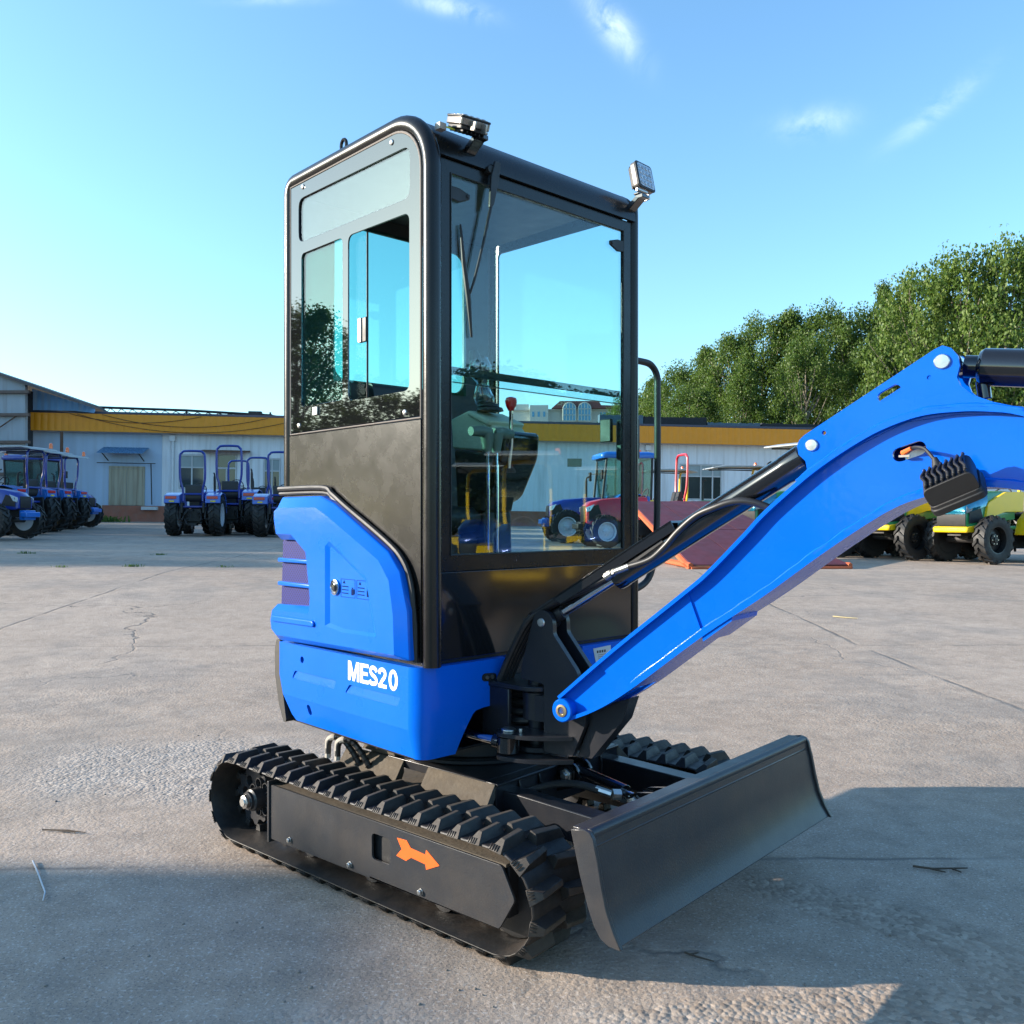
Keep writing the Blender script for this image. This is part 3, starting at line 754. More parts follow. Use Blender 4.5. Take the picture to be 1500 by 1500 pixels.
# house-side ears and housing for the swing post
px, py, _ = bh(-.16, CY, 0)
mb = MB()
mb.box(.05, .335, -.165, .168, .4405, .708)
for z0, z1 in ((.640, .656), (.452, .470)):
    mb.prism([(.34, py+.085), (px, py+.07)] + [(px + .07*math.sin(R(q)), py + .07*math.cos(R(q))) for q in range(20, 180, 20)] + [(px, py-.07), (.34, py-.12)], z0, z1, flat)
mb.cyl((px, py, .452), (px, py, .675), .028, 20)
mb.box(.335, .46, py+.062, py+.076, .47, .64); mb.box(.335, .44, py-.12, py-.105, .47, .64)
mb.build('swing_post', DGREY2, EX, bevel=.003)
mb = MB()
for i in range(5):
    z = .50 + i*.027
    mb.tube(smooth([(.30, py+.04 - i*.008, z), (.42, py+.045 - i*.012, z+.004), (.50, py+.01 - i*.005, z+.012), (.56, py-.03, z+.03)], 5), .011, 10)
mb.build('swing_hoses', HOSE, EX)

# --- undercarriage
RZ = .145; XF, XR, ZC = .665, -.628, .145
def belt_path():
    segs = []; nA = 14
    pts = [(XR + (XF-XR)*i/24, ZC + RZ - .006*math.sin(PI*i/24)) for i in range(25)]
    pts += arc(XF, ZC, RZ, 90, -90, nA)[1:]
    pts += [(XF + (XR-XF)*i/24, ZC - RZ) for i in range(1, 25)]
    pts += arc(XR, ZC, RZ, 270, 90, nA)[1:-1]
    return pts
BP = belt_path()
cum = [0]
for i in range(len(BP)): cum.append(cum[-1] + math.dist(BP[i], BP[(i+1) % len(BP)]))
def at(s):
    s %= cum[-1]
    for i in range(len(BP)):
        if cum[i+1] >= s:
            t = (s - cum[i]) / (cum[i+1]-cum[i]); p, q = BP[i], BP[(i+1) % len(BP)]
            tx, tz = q[0]-p[0], q[1]-p[1]; l = math.hypot(tx, tz)
            return (p[0] + tx*t, p[1] + tz*t), (tx/l, tz/l), (-tz/l, tx/l)
def track(sg):
    mb = MB(); ya, yb = .400, .630
    def Q(p, y): return (p[0], sg*y, p[1])
    nB = len(BP); th = .02
    inn = []
    for i in range(nB):
        a_, c_ = BP[i-1], BP[(i+1) % nB]; tx, tz = c_[0]-a_[0], c_[1]-a_[1]; l = math.hypot(tx, tz)
        inn.append((BP[i][0] + tz/l*th, BP[i][1] - tx/l*th))
    sec = []
    for i in range(nB):
        e = (BP[i][0]*.72+inn[i][0]*.28, BP[i][1]*.72+inn[i][1]*.28)
        sec.append([Q(BP[i], ya+.004), Q(BP[i], yb-.004), Q(e, yb), Q(inn[i], yb-.048), Q(inn[i], ya+.048), Q(e, ya)])
    sec.append(sec[0])
    mb.loft([list(s_) for s_ in sec])
    n = 43; p = cum[-1]/n
    h = .027
    for k in range(n):
        for row in (0, 1):
            s0 = (k + .5*row) * p
            y0, y1 = ((.518, .637), (.393, .512))[row]
            # block: wider at the base, narrower at the crest, its outer end sloped, slightly swept
            vs = []
            for lev, (hl, hh) in enumerate(((.0235, 0.), (.0075, h))):
                for (yy, sw, ins) in ((y0, .0, .010), (y1, .012, .022)):
                    yv = yy
                    if lev: yv = yy + (.004 if yy == y0 and row == 0 else 0) + (.024 if yy == y0 and row == 1 else 0) - (.028 if yy == y1 and row == 0 else 0) - (.004 if yy == y1 and row == 1 else 0)
                    for e in (-1, 1):
                        pt, tt, nn = at(s0 + e*hl + (sw if row == 0 else -sw) * (1 if lev else .7))
                        vs.append(Q((pt[0] + nn[0]*(hh if lev else -.004), pt[1] + nn[1]*(hh if lev else -.004)), yv))
            o_ = len(mb.m)
            mb.add(vs, [(0, 1, 3, 2), (4, 6, 7, 5), (0, 2, 6, 4), (1, 5, 7, 3), (0, 4, 5, 1), (2, 3, 7, 6)])
            mb.m[o_+1] = 1
            if row == 0: mb.m[o_+5] = 1
        # thin ribs on the outer shoulder, guide teeth inside
        for e in (-.012, -.004, .004, .012):
            pt, tt, nn = at(k*p + e)
            q0 = (pt[0]-nn[0]*.002, pt[1]-nn[1]*.002); q1 = (pt[0]+nn[0]*.012, pt[1]+nn[1]*.012)
            mb.tube([Q(q0, .6365), Q(q1, .624)], .0022, 4)
        pt, tt, nn = at(k*p)
        w = .015
        vs = []
        for dy in (.492, .538):
            for (da, dn) in ((-w, -th), (w, -th), (w*.7, -th-.024), (-w*.7, -th-.024)):
                vs.append(Q((pt[0] + tt[0]*da + nn[0]*dn, pt[1] + tt[1]*da + nn[1]*dn), dy))
        mb.add(vs, [(0,1,2,3), (4,5,6,7), (0,1,5,4), (1,2,6,5), (2,3,7,6), (3,0,4,7)])
    return mb.build('track', [RUBBER, DRUB], EX, rz=U, bevel=.0025, seg=1)
track(1); track(-1)
arrow = [(.271, .222), (.314, .224), (.332, .206), (.394, .202), (.398, .217), (.453, .185), (.398, .159), (.394, .174), (.334, .178), (.311, .163), (.268, .168), (.292, .193)]
cov = roundpoly([(-.391, .250), (.690, .246), (.738, .164), (.681, .072), (-.391, .062)], .01, 3)
hol = rrect(.154, .238, .130, .209, .012)
for sg in (1, -1):
    mb = MB()
    mb.prism(cov, sg*.612, sg*.620, side, [hol])
    mb.box(-.392, .70, min(sg*.45, sg*.612), max(sg*.45, sg*.612), .2400, .2485, 1)
    mb.box(-.391, .66, min(sg*.44, sg*.45), max(sg*.44, sg*.45), .07, .2395)
    mb.prism([(-.402, .05), (-.392, .05), (-.392, .262), (-.402, .262)], min(sg*.47, sg*.626), max(sg*.47, sg*.626), side)
    mb.box(-.39, .70, min(sg*.47, sg*.60), max(sg*.47, sg*.60), .10, .239, 2)
    tf = mb.build('track_frame', [FRAMEG, DUSTY, BLACKM], EX, rz=U, bevel=.003)
    mb = MB(); mb.prism(arrow, sg*.6204, sg*.6212, side); mb.build('arrow_mark', ORANGE, tf)
    for x, z in ((-.275, .085), (.049, .085), (.375, .089)):
        mb = MB(); mb.lathe([(.0105, 0), (.0105, .002), (.0085, .0025), (.0085, .009), (.006, .011)], (x, sg*.6203, z), (0, sg, 0), 6); mb.build('bolt', ZINC, tf)
        mb = MB(); mb.lathe([(.03, 0), (.046, .004), (.046, .03), (.036, .034), (.036, .066), (.046, .07), (.046, .096), (.03, .1)], (x + .03, sg*.465, .066), (0, sg, 0), 24); mb.build('roller', FRAMEG, tf)
    # sprocket with drive motor, idler
    mb = MB()
    teeth = []
    for k in range(22):
        a = 2*PI*k/22; rr = .108 if k % 2 else .092
        teeth += [(XR + rr*math.cos(a-.07), ZC + rr*math.sin(a-.07)), (XR + rr*math.cos(a+.07), ZC + rr*math.sin(a+.07))]
    mb.prism(teeth, sg*.495, sg*.535, side, [arc(XR + .055*math.cos(q*PI/3), ZC + .055*math.sin(q*PI/3), .02, 0, 330, 11) for q in range(6)])
    mb.lathe([(.04, 0), (.04, .05), (.032, .055), (.032, .066)], (XR+.06, sg*.535, ZC+.005), (0, sg, 0), 20, 0)
    mb.lathe([(.025, 0), (.025, .014), (.016, .018), (.016, .021)], (XR+.06, sg*.601, ZC+.005), (0, sg, 0), 8, 1)
    for q in range(7):
        a = 2*PI*q/7
        mb.lathe([(.016, 0), (.0195, .0), (.0195, .012), (.016, .012)], (XR+.06+.052*math.cos(a), sg*.5355, ZC+.005+.052*math.sin(a)), (0, sg, 0), 14, 0, closed=True)
    mb.build('sprocket', [FRAMEG, ZINC], EX, rz=U, bevel=.001, seg=1)
    mb = MB()
    mb.lathe([(.03, 0), (.105, .012), (.122, .02), (.122, .04), (.1, .046), (.1, .056), (.122, .062), (.122, .082), (.105, .09), (.04, .1)], (XF, sg*.465, ZC), (0, sg, 0), 32)
    mb.box(XF-.17, XF+.03, min(sg*.56, sg*.585), max(sg*.56, sg*.585), ZC-.025, ZC+.025)
    mb.build('idler', BLACKM, EX, rz=U, bevel=.002)
# cross frame
mb = MB()
mb.prism([(-.34, -.2), (-.2, -.33), (.36, -.33), (.36, .33), (-.2, .33), (-.34, .2)], .315, .344, flat)
mb.box(.36, .405, -.33, .33, .215, .3435)
mb.tube([(.408, -.33, .339), (.408, .33, .339)], .006, 8)
for sg in (1, -1):
    for x0, x1, x2, x3 in ((.10, .405, .14, .44), (-.33, -.02, -.30, .02)):
        mb.add([(x0, sg*.332, .343), (x1, sg*.332, .343), (x3, sg*.47, .20), (x2, sg*.47, .20), (x0, sg*.332, .30), (x1, sg*.332, .30), (x3, sg*.47, .11), (x2, sg*.47, .11)],
               [(0,1,2,3), (4,5,6,7), (0,1,5,4), (1,2,6,5), (2,3,7,6), (3,0,4,7)], 1)
    mb.prism([(-.25, .345), (-.07, .345), (-.10, .415), (-.20, .415)], min(sg*.28, sg*.33), max(sg*.28, sg*.33), side, m=1)
    for y in (.12, .22): mb.prism([(.406, .345), (.42, .30), (.415, .22), (.406, .22)], sg*y-.004, sg*y+.004, side)
mb.build('cross_frame', [DGREY2, DUSTY], EX, rz=U, bevel=.003)
mb = MB(); mb.box(-.3, .36, -.32, .32, .20, .210); mb.build('belly_plate', DUSTY, EX, rz=U)
# travel hoses by the rear leg
mb = MB()
for dx in (0, .055):
    mb.tube(smooth([(-.33+dx, .42, .33), (-.325+dx, .42, .37), (-.305+dx, .415, .392), (-.27+dx, .40, .385), (-.235+dx, .385, .345), (-.215+dx, .37, .30)], 5), .0105, 10, 0)
    mb.tube([(-.332+dx, .42, .315), (-.33+dx, .42, .352)], .011, 6, 1); mb.tube(smooth([(-.33+dx, .42, .35), (-.328+dx, .42, .375), (-.31+dx, .417, .39), (-.298+dx, .413, .392)], 4), .0115, 10, 1)
    P = smooth([(-.305+dx, .415, .392), (-.27+dx, .40, .385), (-.235+dx, .385, .345), (-.215+dx, .37, .30)], 5)
    for q in P[2::2]: mb.lathe([(.0108, -.0022), (.0128, -.0022), (.0128, .0022), (.0108, .0022)], q, (.5, -.25, -.8), 10, 2, closed=True)
mb.build('travel_hose', [HOSE, CREAM, DGREY], EX, rz=U)
# --- blade
mb = MB()
sidep = [(.937, .405), (.975, .413), (.995, .409), (1.006, .396), (1.012, .37), (1.019, .345), (1.031, .285), (1.045, .231), (1.066, .185), (1.088, .149), (1.05, .150), (1.028, .160), (1.008, .185), (.990, .225), (.965, .30)]
for y0 in (.626, -.626): mb.prism(sidep, y0, y0+.012 if y0 > 0 else y0-.012, side)
fc = [(.999, .396), (1.004, .37), (1.011, .345), (1.022, .285), (1.036, .231), (1.056, .187), (1.079, .152)]
mb.sheet(fc, -.6258, .6258, side, .012)
mb.tube([(.985, -.6258, .398), (.985, .6258, .398)], .0155, 14)
mb.box(.935, .985, -.6258, .6258, .400, .4095)
mb.tube([(1.000, -.6258, .373), (1.000, .6258, .373)], .005, 8)
mb.prism([(1.062, .150), (1.074, .150), (1.052, .195), (1.040, .195)], -.6257, .6257)
blade = mb.build('dozer_blade', FRAMEG, EX, rz=U, bevel=.003)
mb = MB()
for y in (.26, -.26):
    mb.prism([(.40, .315), (.46, .315), (.96, .30), (1.00, .27), (1.00, .21), (.90, .20), (.40, .235)], y-.035, y+.035)
mb.build('blade_arm', DGREY2, EX, rz=U, bevel=.004)
mb = MB(); c0, c1 = Vector((.45, -.02, .315)), Vector((.76, .055, .30)); dd = (c1-c0).normalized()
mb.lathe([(.028, 0), (.03, .02), (.03, .035)], c0 - Vector((0, .03, 0)), (0, 1, 0), 20)
for y in (-.055, .012): mb.prism(arc(.455, .315, .045, -90, 90, 8) + [(.40, .355), (.40, .25)], y, y+.012, side)
mb.cyl(c0 + dd*.02, c0 + dd*.25, .029, 24); mb.cyl(c0 + dd*.25, c1, .015, 16, 1)
for y in (.005, .078): mb.prism([(.74, .275), (.77, .27), (1.0, .33), (1.0, .38), (.77, .335), (.745, .325)], y, y+.014, side)
for p in ((c0.x, .026, c0.z), (c1.x+.005, .094, c1.z)): mb.lathe([(.024, 0), (.024, .012), (.014, .014), (.014, .024)], p, (0, 1, 0), 6, 2)
bc = mb.build('blade_cylinder', [BLACKG, CHROME, ZINC], EX, rz=U, bevel=.002)
mb = MB()
mb.tube(smooth([(.30, .30, .27), (.40, .24, .29), (.50, .17, .325), (.58, .14, .335), (.65, .12, .325)], 5), .012, 10, 0)
mb.tube([(.64, .122, .328), (.69, .108, .318)], .012, 8, 1); mb.tube([(.69, .108, .318), (.705, .085, .315)], .017, 10, 1)
mb.build('hydraulic_hose', [HOSE, ZINC], bc)

MIR = False
# ------------------------------------------------------------------ tractors
def paint(name, col, rough=.32): return mat(name, col, rough, coat=.5, var=.06, scale=3, dirt=(.14, .12, .1), dirtamt=.12)
TYRE = mat('tyre_rubber', (.0095, .0095, .010), .6, var=.25, scale=8, bump=.1, dirt=(.07, .06, .05), dirtamt=.2, dscale=6)
RIMW = paint('white_rim', (.62, .64, .68)); RIMB = mat('black_rim', (.012, .012, .012), .4)
RBLUE = paint('royal_blue', (.002, .028, .25)); PBLUE = paint('periwinkle_blue', (.045, .12, .48)); LBLUE = paint('light_blue', (.005, .13, .5))
TYEL = paint('tractor_yellow', (.86, .56, .006)); TGRN = paint('tractor_green', (.03, .27, .1)); TRED = paint('tractor_red', (.5, .012, .03)); 
FILM = mat('teal_film', (.01, .17, .26), .06, metal=.55, coat=1., var=.5, scale=9, bump=.35, bscale=11)
FILMB = mat('blue_film', (.006, .05, .3), .06, metal=.45, coat=1., var=.5, scale=9, bump=.35, bscale=11)
ROOFG = mat('canopy_grey', (.34, .36, .37), .45, var=.1); CHAS = mat('chassis_black', (.010, .010, .011), .6, var=.3, dirt=(.1, .08, .06), dirtamt=.3)
TAILR = mat('tail_lamp_red', (.5, .012, .015), .25, coat=.6); AMBER = mat('amber_beacon', (.85, .14, .012), .25, coat=.6)
HLAMP = mat('headlamp_glass', (.5, .52, .55), .08, metal=.5, coat=1., var=.4, scale=30)
DECY = mat('yellow_sticker', (.75, .55, .03), .5)
WMESH = {}
def wheel_mesh(Rr, w, rim, nl=20):
    key = (Rr, w, rim.name)
    if key in WMESH: return WMESH[key]
    mb = MB(); h = w/2; ri = Rr*.56
    mb.lathe([(ri, -h*.8), (Rr*.80, -h), (Rr*.92, -h*.86), (Rr*.935, 0), (Rr*.92, h*.86), (Rr*.80, h), (ri, h*.8)], (0, 0, 0), (0, 1, 0), 32, 0, closed=True)
    lug = 2*PI*Rr/nl*.36; hh = Rr*.095
    for k in range(nl):
        for sg in (-1, 1):
            a0 = 2*PI*(k + (.5 if sg > 0 else 0))/nl; vs = []
            for (yy, da) in ((sg*.01, 0.), (sg*h*.98, .22)):
                for lev in (0, 1):
                    rr = Rr*.925 + (hh if lev else -.03)
                    if yy == sg*h*.98: rr = Rr*.86 + (hh if lev else -.03)
                    for e in (-1, 1):
                        a = a0 - da + e*lug/Rr*(.5 if lev else .75)
                        vs.append((rr*math.cos(a), yy, rr*math.sin(a)))
            mb.add(vs, [(0,1,3,2), (4,6,7,5), (0,2,6,4), (1,5,7,3), (2,3,7,6), (0,4,5,1)])
    t = mb.build('tyre', TYRE); 
    mb = MB()
    mb.lathe([(ri*1.02, -h*.82), (ri*.93, -h*.6), (ri*.9, -h*.1), (ri*.45, h*.05), (ri*.42, h*.25), (ri*.2, h*.32), (ri*.18, h*.5), (.01, h*.52), (.01, -h*.1), (ri*.9, -h*.3)], (0, 0, 0), (0, 1, 0), 28, 0)
    mb.lathe([(ri*1.03, h*.83), (ri*.95, h*.8), (ri*.9, h*.1), (ri*.93, -.1*h), (ri*1.01, .6*h)], (0, 0, 0), (0, 1, 0), 28, 0, closed=True)
    for k in range(6):
        a = 2*PI*k/6; mb.lathe([(ri*.06, 0), (ri*.05, h*.12)], (ri*.32*math.cos(a), h*.28, ri*.32*math.sin(a)), (0, 1, 0), 6, 1)
    r = mb.build('rim', [rim, ZINC])
    WMESH[key] = (t.data, r.data)
    bpy.data.objects.remove(t); bpy.data.objects.remove(r)
    return WMESH[key]
def wheel(parent, name, x, y, Rr, w, rim, nl=20):
    tm, rm = wheel_mesh(Rr, w, rim, nl)
    t = bpy.data.objects.new(name, tm); COL.objects.link(t); t.parent = parent; t.location = (x, y, Rr)
    if y < 0: t.rotation_euler = (0, 0, PI)
    r = bpy.data.objects.new('rim', rm); COL.objects.link(r); r.parent = t
    return t
def tractor(kind, label, group, loc, rz):
    c = dict(
        rops=dict(body=RBLUE, fend=PBLUE, rim=RIMW, R1=.60, R2=.40, w1=.34, w2=.24, tr=.60),
        canopy=dict(body=RBLUE, fend=LBLUE, rim=RIMW, R1=.66, R2=.45, w1=.42, w2=.28, tr=.64),
        cab=dict(body=RBLUE, fend=LBLUE, rim=RIMW, R1=.66, R2=.46, w1=.40, w2=.28, tr=.66),
        paddy=dict(body=TGRN, fend=TYEL, rim=RIMB, R1=.44, R2=.41, w1=.24, w2=.22, tr=.50),
        red=dict(body=TRED, fend=TRED, rim=RIMW, R1=.56, R2=.41, w1=.32, w2=.24, tr=.55))[kind]
    t = thing('tractor', label, 'tractor', loc, rz, group)
    R1, R2, tr = c['R1'], c['R2'], c['tr']; wb = 1.75 if kind != 'paddy' else 1.45
    mb = MB()   # transmission, axles, front frame
    mb.box(-.25, 1.0, -.16, .16, R1*.55, R1*1.25); mb.box(.9, wb+.35, -.13, .13, R2*1.15, R2*1.15+.2)
    mb.cyl((0, -tr, R1), (0, tr, R1), .09, 12); mb.cyl((wb, -tr+.1, R2), (wb, tr-.1, R2), .06, 12)
    mb.box(wb-.1, wb+.1, -.08, .08, R2, R2*1.3+.05)
    for s in (-1, 1):
        mb.tube([(-.2, s*.2, R1*.7), (-.75, s*.28, R1*.62)], .025, 8); mb.tube([(-.3, s*.2, R1*1.35), (-.62, s*.26, R1*.75)], .018, 8)
    mb.box(-.55, -.25, -.12, .12, R1*.5, R1*.62); mb.box(-.35, -.2, -.2, .2, R1*.7, R1*1.3)
    mb.tube([(-.28, .0, R1*1.3), (-.62, 0, R1*1.2)], .03, 8)
    rq = random.Random(7)
    for _ in range(14):
        x0, y0_, z0 = rq.uniform(-.5, -.1), rq.uniform(-.3, .3), rq.uniform(R1*.55, R1*1.5); mb.tube([(x0, y0_, z0), (x0 + rq.uniform(-.25, .1), y0_ + rq.uniform(-.15, .15), z0 + rq.uniform(-.3, .15))], rq.uniform(.012, .03), 6)
    for s in (-1, 1): mb.box(-.48, -.2, s*.3-.03, s*.3+.03, R1*1.1, R1*1.6); mb.tube([(-.35, s*.36, R1*1.5), (-.5, s*.34, R1*.8)], .03, 8)
    mb.build('chassis', CHAS, t, bevel=.01)
    # hood
    hz0, hz1 = (R1*1.22, 1.28) if kind != 'paddy' else (.70, 1.25)
    hf = wb + .42
    mb = MB()
    def sec(x, z0, z1, w):
        return [(x, -w, z0), (x, -w, z0+(z1-z0)*.7), (x, -w*.72, z1-.02), (x, 0, z1), (x, w*.72, z1-.02), (x, w, z0+(z1-z0)*.7), (x, w, z0)]
    mb.loft([sec(.55, hz0+.05, hz1, .25), sec(1.1, hz0, hz1-.01, .27), sec(wb, hz0-.06, hz1-.06, .29), sec(hf-.12, hz0-.1, hz1-.13, .29), sec(hf, hz0-.06, hz1-.24, .25)], cap0=True, cap1=True, m=0)
    hood_ = mb.build('hood', c['body'], t, bevel=.015, ang=50)
    mb = MB(); gw = .27 if kind == 'paddy' else .19
    mb.prism([(hf+.002, hz1-.24), (hf+.012, hz1-.30), (hf+.012, hz0-.04), (hf+.002, hz0-.06)], -gw, gw)
    for s in (-1, 1): mb.prism([(hf-.42, hz0+.02), (hf-.05, hz0-.02), (hf-.06, hz1-.28), (hf-.30, hz1-.2)], s*.291, s*.3)
    mb.build('grille', BLACKM, hood_)
    for s in (-1, 1):
        mb = MB(); mb.loft([[(hf-.20, s*.296, hz1-.19), (hf-.02, s*.27, hz1-.27), (hf-.03, s*.275, hz1-.40), (hf-.10, s*.296, hz1-.36)], [(hf-.20, s*.315, hz1-.20), (hf+.015, s*.285, hz1-.27), (hf+.01, s*.29, hz1-.40), (hf-.10, s*.315, hz1-.36)]], cap0=True, cap1=True)
        mb.build('headlight', HLAMP, t, bevel=.01)
    if kind == 'paddy':
        for s in (-1, 1):
            mb = MB()
            mb.prism(roundpoly([(hf+.03, hz0-.16), (hf-.42, hz0-.17), (hf-.62, hz0+.10), (hf-.95, hz0+.18), (.45, hz0+.18), (.42, hz1-.02), (.9, hz1-.03), (hf-.5, hz1-.22), (hf-.42, hz0-.02), (hf+.03, hz0-.08)], .04), min(s*.28, s*.33), max(s*.28, s*.33))
            mb.build('side_skirt', TYEL, t, bevel=.015)
        mb = MB(); mb.box(hf-.03, hf+.05, -.33, .33, hz0-.17, hz0-.07); mb.build('bumper', TYEL, t, bevel=.03)
        mb = MB()
        mb.loft([sec(hf-.50, hz0+.28, hz1-.02, .31), sec(hf-.15, hz0+.20, hz1-.10, .318), sec(hf+.035, hz0+.14, hz1-.22, .28)], cap1=True)
        mb.build('film_wrap', FILM, t, ang=60)
    else:
        mb = MB(); mb.box(hf-.02, hf+.14, -.2, .2, R2*1.0, R2*1.0+.24); mb.box(hf+.05, hf+.22, -.26, .26, R2*1.15, R2*1.15+.13)
        mb.build('front_weight', c['fend'] if kind in ('cab', 'canopy') else CHAS, t, bevel=.02)
    # wheels
    for s in (-1, 1):
        wheel(t, 'rear_wheel', 0, s*tr, R1, c['w1'], c['rim'], 18)
        wheel(t, 'front_wheel', wb, s*(tr-.03), R2, c['w2'], c['rim'], 16)
        mb = MB()
        fz = R1*2 + .05; y0, y1 = s*(tr-.24), s*(tr+.17)
        fp = [(.58, R1*1.1), (.50, fz-.2), (.30, fz-.03), (-.1, fz), (-.42, fz-.08), (-.50, fz-.3)]
        mb.prism(fp + offset_line(fp, -.025)[::-1], min(y0, y1), max(y0, y1))
        mb.prism([(.58, R1*1.1), (.50, fz-.2), (.30, fz-.03), (-.1, fz), (-.42, fz-.08), (-.50, fz-.3), (-.3, R1*1.2)], min(s*(tr-.25), s*(tr-.235)), max(s*(tr-.25), s*(tr-.235)))
        mb.prism([(-.38, fz-.075), (-.505, fz-.09), (-.53, fz-.30), (-.47, fz-.32)], min(y0, y1), max(y0, y1))
        fe = mb.build('fender', c['fend'], t, bevel=.02)
        mb = MB(); mb.box(-.535, -.50, min(y0, y1)+.07, max(y0, y1)-.04, fz-.19, fz-.11, 0); mb.box(-.54, -.512, min(y0, y1)+.13, max(y0, y1)-.14, fz-.275, fz-.235, 1)
        mb.build('tail_lamp', [TAILR, DECY], fe, bevel=.005)
    # platform, seat, steering wheel
    pz = R1*1.45
    mb = MB(); mb.box(-.4, .75, -tr+.24, tr-.24, pz-.06, pz); mb.build('platform', c['body'], t, bevel=.02)
    mb = MB()
    mb.prism(roundpoly([(-.30, pz+.12), (.18, pz+.12), (.2, pz+.22), (-.2, pz+.22), (-.3, pz+.6), (-.38, pz+.6), (-.37, pz+.2)], .05), -.22, .22)
    mb.prism([(-.2, pz), (.1, pz), (.08, pz+.12), (-.22, pz+.12)], -.14, .14)
    mb.build('seat', SEATM, t, bevel=.04, seg=3)
    mb = MB(); cx, cz = .55, pz+.50
    mb.tube([(cx - .07*math.cos(a*PI/8), .19*math.sin(a*PI/8), cz + .17*math.cos(a*PI/8)) for a in range(16)], .014, 8, closed=True)
    mb.tube([(cx, 0, cz), (.75, 0, pz+.2)], .02, 8); mb.tube([(cx, -.18, cz), (cx, .18, cz)], .01, 6); mb.box(.66, .80, -.18, .18, pz, hz1-.02)
    mb.build('steering_wheel', BLACKM, t, bevel=.01)
    mb = MB(); mb.tube(smooth([(1.0, -.31, hz1-.35), (1.0, -.34, hz1-.2), (1.0, -.34, hz1+.45), (.97, -.34, hz1+.55), (.90, -.34, hz1+.58)], 4), [.035]*9 + [.022]*8, 10); mb.build('exhaust_pipe', CHAS, t)
    top = {'rops': 2.42, 'canopy': 2.38, 'paddy': 2.12, 'red': 2.35}.get(kind, 2.4)
    if kind != 'cab':
        col = {'rops': RBLUE, 'canopy': RBLUE, 'paddy': TYEL, 'red': TRED}[kind]
        mb = MB(); hw = .34; b0 = .27; fz = R1*2
        side_pts = [(-.42, -b0, fz-.2), (-.42, -b0, fz+.12), (-.45, -hw, fz+.45), (-.47, -hw, top-.16), (-.47, -hw+.05, top-.05), (-.47, -hw+.14, top), (-.47, hw-.14, top), (-.47, hw-.05, top-.05), (-.47, hw, top-.16), (-.45, hw, fz+.45), (-.42, b0, fz+.12), (-.42, b0, fz-.2)]
        mb.tube(smooth(side_pts, 4), .032, 8)
        mb.tube([(-.42, -b0, fz), (-.42, b0, fz)], .03, 8)
        mb.build('roll_bar', col, t)
        if kind in ('canopy', 'paddy'):
            mb = MB()
            mb.loft([[(x, y, top + z) for x, y, z in ((-.75, -.55, -.03), (-.72, -.55, .03), (-.3, -.5, .09), (.6, -.48, .09), (.95, -.5, .03), (.97, -.5, 0), (.5, -.5, .03), (-.4, -.5, .04))],
                     [(x, y, top + z) for x, y, z in ((-.75, .55, -.03), (-.72, .55, .03), (-.3, .5, .09), (.6, .48, .09), (.95, .5, .03), (.97, .5, 0), (.5, .5, .03), (-.4, .5, .04))]], cap0=True, cap1=True)
            ca = mb.build('canopy', ROOFG, t, bevel=.02)
            mb = MB()
            for s in (-1, 1): mb.tube(smooth([(-.47, s*.34, top-.02), (.3, s*.4, top+.0), (.8, s*.42, top-.01)], 4), .016, 6)
            mb.build('canopy_frame', CHAS, ca)
            mb = MB(); mb.lathe([(.05, 0), (.05, .1), (.035, .15), (.01, .16)], (-.6, -.45, top+.06), (0, 0, 1), 14); mb.build('beacon', AMBER, t)
    else:
        mb = MB(); z0, z1 = R1*1.5, 2.36
        for s in (-1, 1):
            mb.tube([(-.62, s*.56, z0+.2), (-.66, s*.56, z1)], .035, 8); mb.tube([(.1, s*.60, z0), (.08, s*.58, z1)], .03, 8); mb.tube([(.78, s*.50, z0-.2), (.62, s*.54, z1)], .035, 8)
            mb.tube([(-.62, s*.56, z0+.25), (.1, s*.60, z0+.05), (.78, s*.5, z0-.15)], .03, 8)
        for x in (-.64, .64): mb.tube([(x, -.55, z1-.03), (x, .55, z1-.03)], .03, 8)
        cb = mb.build('cab_frame', BLACKM, t)
        mb = MB()
        mb.box(-.63, .62, -.565, -.56, z0+.2, z1); mb.box(-.63, .62, .56, .565, z0+.2, z1); mb.box(-.645, -.64, -.55, .55, z0+.3, z1); mb.box(.64, .645, -.53, .53, z0+.15, z1)
        mb.build('cab_glass', GTRAC, cb)
        mb = MB(); mb.loft([[(x, y, z) for x, y in rrect(-.78*q, .80*q, -.64*q, .64*q, .12)] for z, q in ((z1-.02, .98), (z1+.05, 1.), (z1+.12, .96), (z1+.16, .8))], cap0=True, cap1=True)
        mb.build('cab_roof', LBLUE if 'glass' in label else RBLUE, t, ang=50)
        mb = MB(); mb.lathe([(.05, 0), (.05, .1), (.035, .15), (.01, .16)], (-.62, -.52, z1+.13), (0, 0, 1), 14); mb.build('beacon', AMBER, t)
        mb = MB()
        for s in (-1, 1): mb.tube([(.68, s*.54, 1.95), (.80, s*.72, 1.95)], .012, 6); mb.box(.77, .83, s*.72-.07, s*.72+.07, 1.75, 2.0)
        mb.build('mirror', BLACKM, t, bevel=.01)
    return t
def T(kind, label, group, x, y, head):
    """head: compass heading in the yard, degrees anticlockwise from +x"""
    return tractor(kind, label, group, (x, y, zg(x, y)), R(head))
def px(p, D): return (p - 750) / 1315 * D
gA = 'blue tractors seen from behind by the white wall'
t1 = T('rops', 'blue roll-bar tractor seen from behind, first from the left by the white wall', gA, px(287, 26), 26, 98)
def again(src, label, group, x, y, head): return dup(src, (x, y, zg(x, y)), R(head), label, group)
again(t1, 'blue tractor with the tallest roll bar, right behind the first roll-bar tractor', gA, px(338, 27.2), 27.4, 95).scale = (1.06, 1.06, 1.10)
